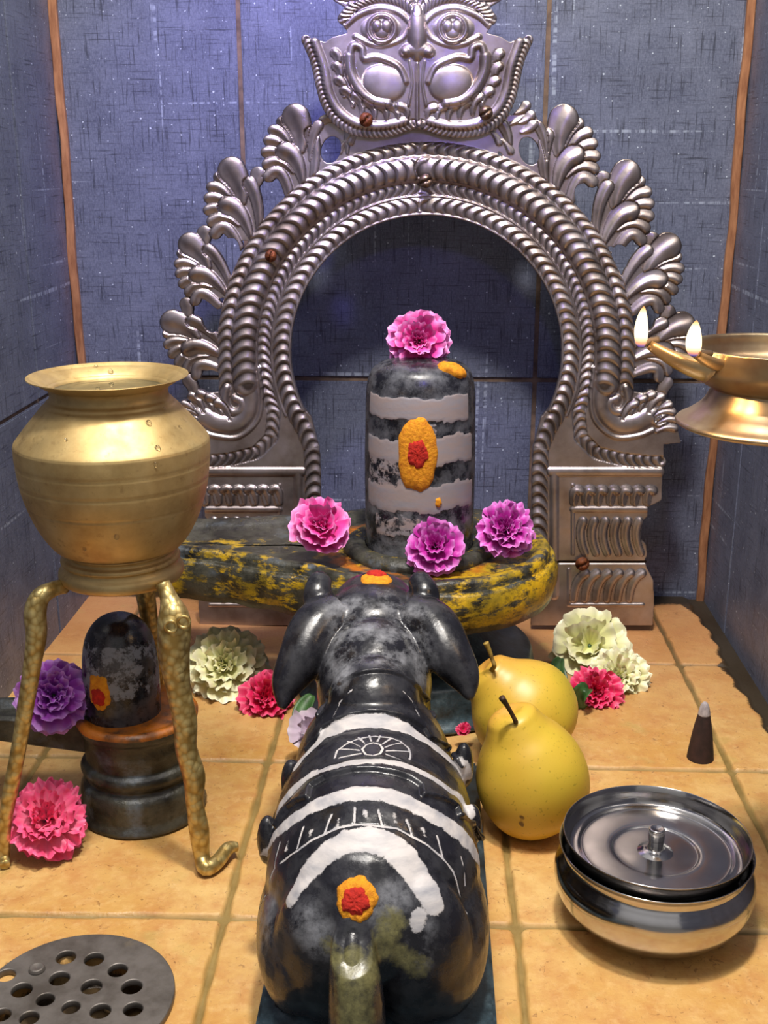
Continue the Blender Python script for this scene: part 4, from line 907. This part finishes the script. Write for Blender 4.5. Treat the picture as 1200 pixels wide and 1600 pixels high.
# ================================================================== FLOWERS
def frame(n_, spin=0.):
    z = Vector(n_).normalized(); x = z.orthogonal().normalized(); x = Matrix.Rotation(spin, 3, z) @ x; y = z.cross(x); return x, y, z
def carnation(c, n_, R, cols, seed, label, cat='flower', layers=None, spin=0, group=None, name='carnation', calyx=True, ruff=1., wide=1.):
    rs = np.random.RandomState(seed); x, y, zz = frame(n_, spin); c = Vector(c)
    layers = layers or [(7, 1.0, -8, -20), (7, .95, 15, -10), (6, .84, 38, 12), (6, .70, 58, 36), (5, .55, 74, 60), (4, .38, 86, 76)]
    V = []; Fc = []; Cc = []; nu, nv = 9, 13
    edge, mid, inner = [np.array(rgb(h)) for h in cols]
    for li, (npet, Lr, e0, e1) in enumerate(layers):
        for k_ in range(npet):
            az = 2*pi*(k_+.5*(li % 2)+rs.uniform(-.22, .22))/npet; L = R*Lr*rs.uniform(.86, 1.08); W_ = R*Lr*wide*rs.uniform(.50, .68)
            ee0 = radians(e0+rs.uniform(-9, 9)); ee1 = radians(e1+rs.uniform(-16, 16)); ph = rs.uniform(0, 6.28); kf = rs.uniform(3.2, 5.2); tw = rs.uniform(-.35, .35); shade = rs.uniform(-.12, .12)
            o_ = len(V); r_ = R*.04; h = .02*R*li; rad = []
            for i in range(nu):
                u_ = i/(nu-1); e = ee0+(ee1-ee0)*u_**1.2; rad.append((r_, h)); r_ += cos(e)*L/(nu-1); h += sin(e)*L/(nu-1)
            for i in range(nu):
                u_ = i/(nu-1); wv = W_*(.10+.90*u_**.65)*(1-.16*max(0, u_-.8)/.2)
                for j in range(nv):
                    v_ = j/(nv-1)*2-1; tip = (1-.20*v_*v_*u_)+.022*u_*sin(9*v_+ph)
                    rr, hh = rad[i]; rr = R*.04+(rr-R*.04)*tip
                    hh += ruff*R*.085*u_*u_*sin(kf*2*v_+ph)+R*.10*u_*v_*v_+tw*v_*wv*.5*u_+ruff*R*.012*u_**3*sin(13*v_+2*ph)
                    lx = rr+ruff*R*.04*u_*u_*cos(kf*2.4*v_+ph); ly = v_*wv
                    P = c+(x*cos(az)+y*sin(az))*lx+(-x*sin(az)+y*cos(az))*ly+zz*hh
                    V.append(P)
                    q = u_**1.0; cc = inner*(1-q)+mid*q if q < .8 else mid*(1-(q-.8)/.2)+edge*((q-.8)/.2)
                    cc = cc*(1+shade+.10*sin(14*v_+ph)); Cc.append((cc[0], cc[1], cc[2], 1))
            Fc += [tuple(o_+t for t in f_) for f_ in grid_faces(nu, nv)]
    me = mk(V, Fc); cattr(me, 'Col', np.clip(Cc, 0, 1))
    root = thing(name, c, label, cat, group); po = obj('petals', me, M['petal'], root)
    if calyx:
        b = c-zz*R*.02; obj('calyx', tube([b-zz*R*.30, b-zz*R*.18, b, b+zz*R*.1], [R*.09, R*.15, R*.13, R*.05], 12, 3), M['leaf'], root)
    return root
def settle(root, zmin):
    lo = min((root.location+v.co).z-root.location.z for v in root.children[0].data.vertices)
    root.location.z += zmin-lo
MAG = ('#e58fdc', '#c02fa4', '#a41684'); PNK = ('#f09ad6', '#e0479f', '#cf2b86'); HOT = ('#f0648c', '#d81f5b', '#c01648'); PUR = ('#cf96e0', '#a444b8', '#8c2aa0'); WHT = ('#f2efd0', '#e4e2b2', '#cfd08c'); PK2 = ('#f4608c', '#ee4a80', '#f0a8bc')
ball = [(8, 1.0, -20, -60), (8, .98, 0, -30), (7, .92, 25, -8), (7, .82, 45, 15), (6, .68, 62, 38), (5, .5, 76, 60), (4, .36, 86, 76)]
def tocam(p, up=.0, dx=0.): v = Vector(_C)-Vector(p); v.normalize(); v = v+Vector((dx, 0, up)); return v.normalized()
def lay(px, py, Y, Rpx, cols, seed, label, zmin, up=.4, dx=0., **kw):
    p = at(px, py, Y); R = Rpx*mpp(Y, p[2]); r = carnation(p, tocam(p, up, dx), R, cols, seed, label, **kw)
    me = bpy.data.meshes[r.children[0].data.name]; off = np.array(r.children[0].location)+np.array(r.location); a = vco(me)
    lo = np.percentile(a[:, 2]+off[2], 3); v = np.array(tocam(p)); s_ = float(np.clip((zmin-lo)/v[2], -.028, .05))
    r.location = Vector(r.location)+Vector(v*s_)
    if zmin not in (0, .137): return r
    floor_ = zmin-off[2]-v[2]*s_+.0006; a[:, 2] = np.maximum(a[:, 2], floor_+.0006*np.abs(np.sin(a[:, 0]*900))); setco(me, a)
    return r
lay(655, 533, .925, 53, PNK, 3, 'bright pink carnation lying on top of the tall black pillar', .268, .1, ruff=.8)
lay(502, 824, .868, 49, PNK, 11, 'pink carnation on the left part of the yellow-smeared disc', .137, .5, ruff=.7, wide=1.3, layers=[(6, 1.0, 0, 0), (6, .92, 28, 20), (5, .75, 50, 50), (5, .55, 70, 70), (4, .36, 84, 84)])
lay(680, 856, .853, 49, MAG, 12, 'magenta carnation on the front edge of the disc, below the pillar', .137, .4, ruff=.8, wide=1.2, layers=[(7, 1.0, -5, -15), (7, .92, 18, 10), (6, .8, 40, 35), (5, .6, 62, 60), (4, .36, 84, 84)])
lay(790, 828, .885, 50, MAG, 13, 'dark magenta carnation on the right side of the disc', .137, .5, ruff=1.3)
lay(352, 1042, .905, 70, WHT, 14, 'cream white carnation on the floor left of the bull, by the tripod leg', 0, .35, ruff=1.1, layers=ball)
lay(417, 1092, .865, 49, HOT, 15, 'crimson carnation tucked under the bull\'s left ear', 0, .35, layers=ball, ruff=1.3)
lay(84, 1088, .735, 58, PUR, 16, 'violet carnation resting on the spout of the small stone drum', .087, .25, ruff=1., wide=1.2)
lay(72, 1282, .648, 67, PK2, 17, 'hot pink carnation with pale heart by the left tripod foot', 0, .6, ruff=1.2)
lay(921, 1010, .965, 62, WHT, 18, 'larger cream white flower against the foot of the silver arch', 0, .25, ruff=.7, wide=1.25, layers=[(7, 1.0, 0, -20), (7, .95, 25, 5), (6, .75, 45, 30), (5, .55, 65, 60)])
lay(966, 1058, .925, 50, WHT, 19, 'smaller ruffled cream carnation in front of the upper white flower, beside the crimson one', 0, .4, ruff=1.2, layers=ball)
rc = lay(930, 1083, .905, 44, HOT, 20, 'crimson carnation right of the pears with a curled green leaf', 0, .35, layers=ball, ruff=1.3)
lay(484, 1142, .775, 36, ('#ddd0dc', '#cdbccb', '#b9a6ba'), 21, 'pale lilac flower half hidden behind the bull\'s left shoulder', 0, .3, wide=1.3, ruff=.5, layers=[(6, 1.0, 10, 30), (5, .7, 50, 60)])
lay(724, 1140, .80, 12, HOT, 22, 'tiny pink blossom between the bull and the pears', 0, .3, layers=[(6, 1., 10, 0), (5, .7, 50, 30)])
def leaf(pts, w, curl, name, label, parent=None):
    P = smooth_prof(pts, 5); n_ = len(P); V = []
    for i, p in enumerate(P):
        t = i/(n_-1); ww = w*max(sin(pi*min(t*.92+.06, 1))**.7, .04); p = Vector(p); tg = (Vector(P[min(i+1, n_-1)])-Vector(P[max(i-1, 0)])).normalized(); sd = tg.cross(Vector((0, -.6, .8))).normalized(); up = sd.cross(tg).normalized()
        for j in range(7): v_ = j/3-1; V.append(p+sd*ww*v_+up*(curl*ww*v_*v_))
    F_ = grid_faces(n_, 7); me = mk(V, F_)
    o = obj(name, me, M['leaf'], parent)
    sm = o.modifiers.new('s', 'SOLIDIFY'); sm.thickness = .0005
    if label: tag(o, label, 'leaf')
    return o
def L(px, py, Y): return tuple(at(px, py, Y))
_o = Vector(rc.location)-Vector(at(930, 1083, .905)); LL = lambda *q_: tuple(Vector(at(*q_))+_o)
leaf([LL(905, 1108, .885), LL(906, 1092, .880), LL(912, 1080, .877), LL(920, 1076, .883)], .007, .9, 'sepal', None, rc)
leaf([L(876, 1028, .960), L(870, 1045, .948), L(876, 1064, .938), L(884, 1077, .932)], .007, .5, 'leaf', 'dark green leaf beside the rear pear, left of the crimson carnation')
leaf([L(488, 1086, .876), L(478, 1100, .868), L(468, 1118, .858), L(462, 1132, .850)], .007, .4, 'leaf', 'small bright green leaf behind the left ear tip of the bull')

# ================================================================== PEARS
def pear(c, tilt, h, R, label, stem_pts, stemmat, seed, squash=1.):
    """c = lowest point on the floor; the core axis leans by tilt"""
    prof = [(0.0, .03), (.30, -.005), (.62, .03), (.88, .16), (1.0, .36), (.965, .54), (.80, .70), (.60, .82), (.50, .90), (.42, .965), (.26, 1.0), (.10, .985), (.0, .965)]
    P = smooth_prof(prof, 8); R3 = tilt.to_matrix() if hasattr(tilt, 'to_matrix') else tilt
    n_ = 72; V = []
    for r_, z in P:
        for j in range(n_):
            a_ = 2*pi*j/n_; q = 1+.025*sin(a_*2+seed)+.02*sin(a_*3+z*4+seed*2)
            V.append(R3 @ Vector((R*r_*q*cos(a_), R*r_*q*sin(a_), h*(z+.02*sin(a_+seed)*r_))))
    lo = min(v.z for v in V); c = Vector(c); off = Vector((0, 0, -lo)); V = [v+c+off for v in V]
    root = thing('pear', c, label, 'pear')
    me = mk(V, grid_faces(len(P), n_, True))
    bl = [max(0, min(1, (z-.45)*1.3))*max(0, .5-.5*cos(2*pi*j/n_+seed)) for r_, z in P for j in range(n_)]
    fattr(me, 'blush', bl); obj('fruit', me, M['pear'], root)
    top = R3 @ Vector((0, 0, h*.97))+c+off
    obj('stem', tube([top-(R3 @ Vector((0, 0, h*.04)))]+[Vector(p) for p in stem_pts], [.0021, .0017, .0015, .0017, .0023], 10), stemmat, root)
    return root, top
m3 = lambda ax, ay, az=0: Matrix.Rotation(radians(az), 3, 'Z') @ Matrix.Rotation(radians(ay), 3, 'Y') @ Matrix.Rotation(radians(ax), 3, 'X')
c = ground(842, 1290); cF = (at(858, 1240, .708)[0], .708, 0)
R1 = 85*mpp(cF[1], .035)
pear(cF, m3(-2, -19), .089, R1, 'front yellow pear with dark curved stem, touching the steel pot', [at(806, 1128, cF[1]-.012), at(800, 1116, cF[1]-.014), at(792, 1102, cF[1]-.016), at(784, 1090, cF[1]-.018)], M['stem'], 1)
cR = (at(866, 1150, .80)[0], .80, 0)
R2 = 84*mpp(cR[1], .035)
pear(cR, m3(-4, -44), .083, R2, 'rear golden pear lying tilted behind the other, pale upright stem', [at(772, 1042, cR[1]-.014), at(769, 1030, cR[1]-.014), at(764, 1015, cR[1]-.014), at(759, 1004, cR[1]-.014)], M['stem2'], 2.4)

# ================================================================== STEEL POT WITH LID
BY = .610; bc = at(1026, 1303, BY); BX = bc[0]; kz = bc[2]
RL = 143*mpp(BY, kz)
bowl = thing('steel_bowl', (BX, BY, 0), 'rounded shiny steel bowl on the floor at the right, under its sunken lid', 'bowl')
Rb = 152*mpp(BY, .035)
prof = smooth_prof([(.0, .001), (Rb*.45, .0), (Rb*.72, .006), (Rb*.93, .018), (Rb*1.0, .030), (Rb*.99, .038), (Rb*.94, .0435), (Rb*.915, .0465), (Rb*.925, .0505), (Rb*.965, .0535), (Rb*.955, .0542), (Rb*.91, .051), (Rb*.90, .0465), (Rb*.93, .043), (Rb*.96, .034)], 8)
obj('bowl_body', lathe(prof, (BX, BY, 0), 144), M['steel'], bowl)
z0 = kz-.0005
prof = smooth_prof([(RL*.93, z0-.012), (RL*.955, z0-.007), (RL*.985, z0-.001), (RL*1.0, z0+.0005), (RL*.99, z0+.001), (RL*.965, z0-.002), (RL*.94, z0-.007), (RL*.91, z0-.0100), (RL*.84, z0-.0106), (RL*.80, z0-.0098), (RL*.76, z0-.0100), (RL*.5, z0-.0104), (RL*.46, z0-.0112), (RL*.42, z0-.0116), (RL*.15, z0-.0114), (.0, z0-.0114)], 6)
lid = obj('lid', lathe(prof, (BX, BY, 0), 144), M['steel'], bowl)
kr = 12.5*mpp(BY, kz); zk = z0-.0114
prof = smooth_prof([(kr*2.2, zk), (kr*1.6, zk+.0012), (kr*1.1, zk+.0018), (kr*.95, zk+.003), (kr*.95, zk+.008), (kr*1.0, zk+.0088), (kr*1.0, zk+.0150), (kr*.8, zk+.0160), (kr*.2, zk+.0154), (.0, zk+.0154)], 4)
obj('knob', lathe(prof, (BX, BY, 0), 48), M['steel'], lid)

# ================================================================== INCENSE CONE
ic = ground(1094, 1184); cn = thing('incense_cone', (ic[0], ic[1], 0), 'dark brown incense cone with pale ash tip standing on the floor tiles', 'incense')
hI = at(1095, 1097, ic[1])[2]; rI = 20*mpp(ic[1], 0)
obj('cone_body', lathe(smooth_prof([(.0, 0), (rI*.9, 0), (rI, .002), (rI*.72, hI*.5), (rI*.46, hI*.78), (rI*.40, hI*.79)], 6), (ic[0], ic[1], 0), 40), M['incense'], cn)
obj('ash_tip', lathe(smooth_prof([(rI*.44, hI*.77), (rI*.46, hI*.80), (rI*.34, hI*.92), (rI*.18, hI*.99), (.0, hI)], 5), (ic[0], ic[1], 0), 32), M['cone_ash'], cn)

# ================================================================== DRAIN GRATE
dg_ = thing('drain_grate', (DRAIN[0], DRAIN[1], 0), 'round grey metal drain grate with punched holes in the floor at the lower left', 'drain grate')
circ = lambda cx, cy, r_, n_=28: [(cx+r_*cos(t), cy+r_*sin(t)) for t in np.linspace(0, 2*pi, n_, endpoint=False)]
loops = [circ(DRAIN[0], DRAIN[1], DRAD, 120)]
HO = [(103, 1497, 17), (147, 1500, 17), (184, 1517, 17), (93, 1530, 17.5), (143, 1543, 18), (206, 1543, 18), (34, 1548, 18), (71, 1563, 16), (111, 1575, 16), (157, 1581, 18), (208, 1578, 17), (10, 1525, 16), (3, 1587, 16), (46, 1592, 17)]
zg = .0035
for px, py, r_ in HO:
    p = ground(px, py, zg); loops.append(circ(p[0], p[1], r_*mpp(p[1], 0)*1.0))
for da in range(9):                              # the rest of the pattern, nearer than the frame's edge
    a_ = radians(200+da*17); rr = .038
    loops.append(circ(DRAIN[0]+rr*cos(a_), DRAIN[1]+rr*sin(a_)*1.0-.0, .0062)) if DRAIN[1]+rr*sin(a_) < ground(100, 1625)[1] else None
me = curve_fill(loops, .003, .0005); a = vco(me); rd = np.hypot(a[:, 0]-DRAIN[0], a[:, 1]-DRAIN[1]); setco(me, a)
obj('grate_plate', me, M['drain'], dg_, False)
p = ground(58, 1517, zg); obj('grate_screw', lathe(smooth_prof([(.0048, .0034), (.0040, .0052), (.0022, .0050), (.0, .0046)], 4), (p[0], p[1], .0012), 24), M['drain'], dg_)

# ================================================================== OIL LAMP
OY = .62; oc = at(1216, 560, OY); OX = oc[0]
oz = lambda py: at(1216, py, OY)[2]
orr = lambda r_, py: r_*mpp(OY, oz(py))
lamp = thing('oil_lamp', (OX, OY, oz(680)), 'brass oil lamp with spouts and two lit flames entering the frame at the right', 'oil lamp')
prof = smooth_prof([(.0, oz(645)), (orr(60, 640), oz(648)), (orr(120, 655), oz(668)), (orr(143, 655), oz(664)), (orr(144, 655), oz(658)), (orr(130, 655), oz(650)), (orr(108, 630), oz(632)), (orr(97, 615), oz(612)), (orr(97, 608), oz(606)), (orr(112, 600), oz(598)), (orr(128, 580), oz(580)), (orr(135, 560), oz(562)), (orr(138, 545), oz(546)), (orr(138, 540), oz(540)), (orr(131, 540), oz(542)), (orr(126, 560), oz(560)), (orr(110, 575), oz(578)), (orr(60, 585), oz(588)), (.0, oz(590))], 7)
obj('lamp_bowl', lathe(prof, (OX, OY, 0), 120), M['lamp_brass'], lamp)
# spout: open channel from the bowl to its tip
def spout(p0, p1, w0, w1, dep):
    V = []; n_ = 16; p0, p1 = Vector(p0), Vector(p1); ax = (p1-p0).normalized(); sd = ax.cross(Vector((0, 0, 1))).normalized(); up = sd.cross(ax)
    for i in range(n_):
        t = i/(n_-1); c = p0.lerp(p1, t)+Vector((0, 0, -.0015*sin(pi*t))); w_ = w0+(w1-w0)*t**.6; d = dep*(1-.6*t)
        for (u_, v_) in [(-1, 0), (-.85, -.55), (-.4, -.95), (0, -1.05), (.4, -.95), (.85, -.55), (1, 0), (.8, 0), (.5, -.55), (0, -.75), (-.5, -.55), (-.8, 0)]: V.append(c+sd*w_*u_+up*d*v_)
    F_ = grid_faces(n_, 12, True)+[tuple(range(12)), tuple(range((n_-1)*12, n_*12))[::-1]]
    return mk(V, F_)
tip1 = at(1016, 531, .60); obj('spout', spout(at(1110, 562, .605), tip1, .013, .0028, .012), M['lamp_brass'], lamp)
tip2 = at(1086, 548, .585); obj('spout', spout(at(1140, 560, .60), tip2, .010, .004, .008), M['lamp_brass'], lamp)
def flame(px, py0, py1, w, Y, label):
    b = at(px, py0, Y); t = at(px, py1, Y); H_ = t[2]-b[2]; W_ = w*mpp(Y, b[2]); V = []; hg = []; n_ = 24
    for i in range(n_+1):
        u_ = i/n_; r_ = W_*(sin(pi*min(u_*1.25+.08, 1) if u_ < .3 else pi*(.455+.545*((u_-.3)/.7)**.85)) if u_ < 1 else 0)
        r_ = W_*max(0., (u_+.03)**.45*(1-u_)**.75*1.75) if u_ < 1 else 0
        for j in range(20):
            a_ = 2*pi*j/20; V.append((b[0]+r_*cos(a_)-.0012*u_*(1-u_)*2, b[1]+r_*sin(a_), b[2]+H_*u_)); hg.append(u_)
    me = mk(V, [f_[::-1] for f_ in grid_faces(n_+1, 20, True)]); fattr(me, 'hgt', hg)
    o = obj('flame', me, M['flame']); tag(o, label, 'flame')
    li = bpy.data.lights.new('flame_light', 'POINT'); li.energy = .12; li.color = (1, .6, .25); li.shadow_soft_size = .006
    lo = bpy.data.objects.new('flame_light', li); col.objects.link(lo); lo.location = (b[0], b[1]-.012, b[2]+H_*.5)
    return b
b1 = flame(1002, 542, 478, 13, .60, 'left flame, at the tip of the longer lamp spout')
b2 = flame(1084, 556, 500, 15, .585, 'right flame, nearer the lamp bowl')
obj('wick', tube([at(1030, 530, .60), at(1014, 533, .60), b1+np.array((0, 0, .001)), b1+np.array((-.0005, 0, .005))], [.0016, .0017, .0016, .0009], 10), M['wick'], lamp)
obj('wick', tube([at(1112, 552, .59), at(1096, 552, .588), b2+np.array((0, 0, .001)), b2+np.array((0, 0, .005))], [.0016, .0017, .0016, .0009], 10), M['wick'], lamp)
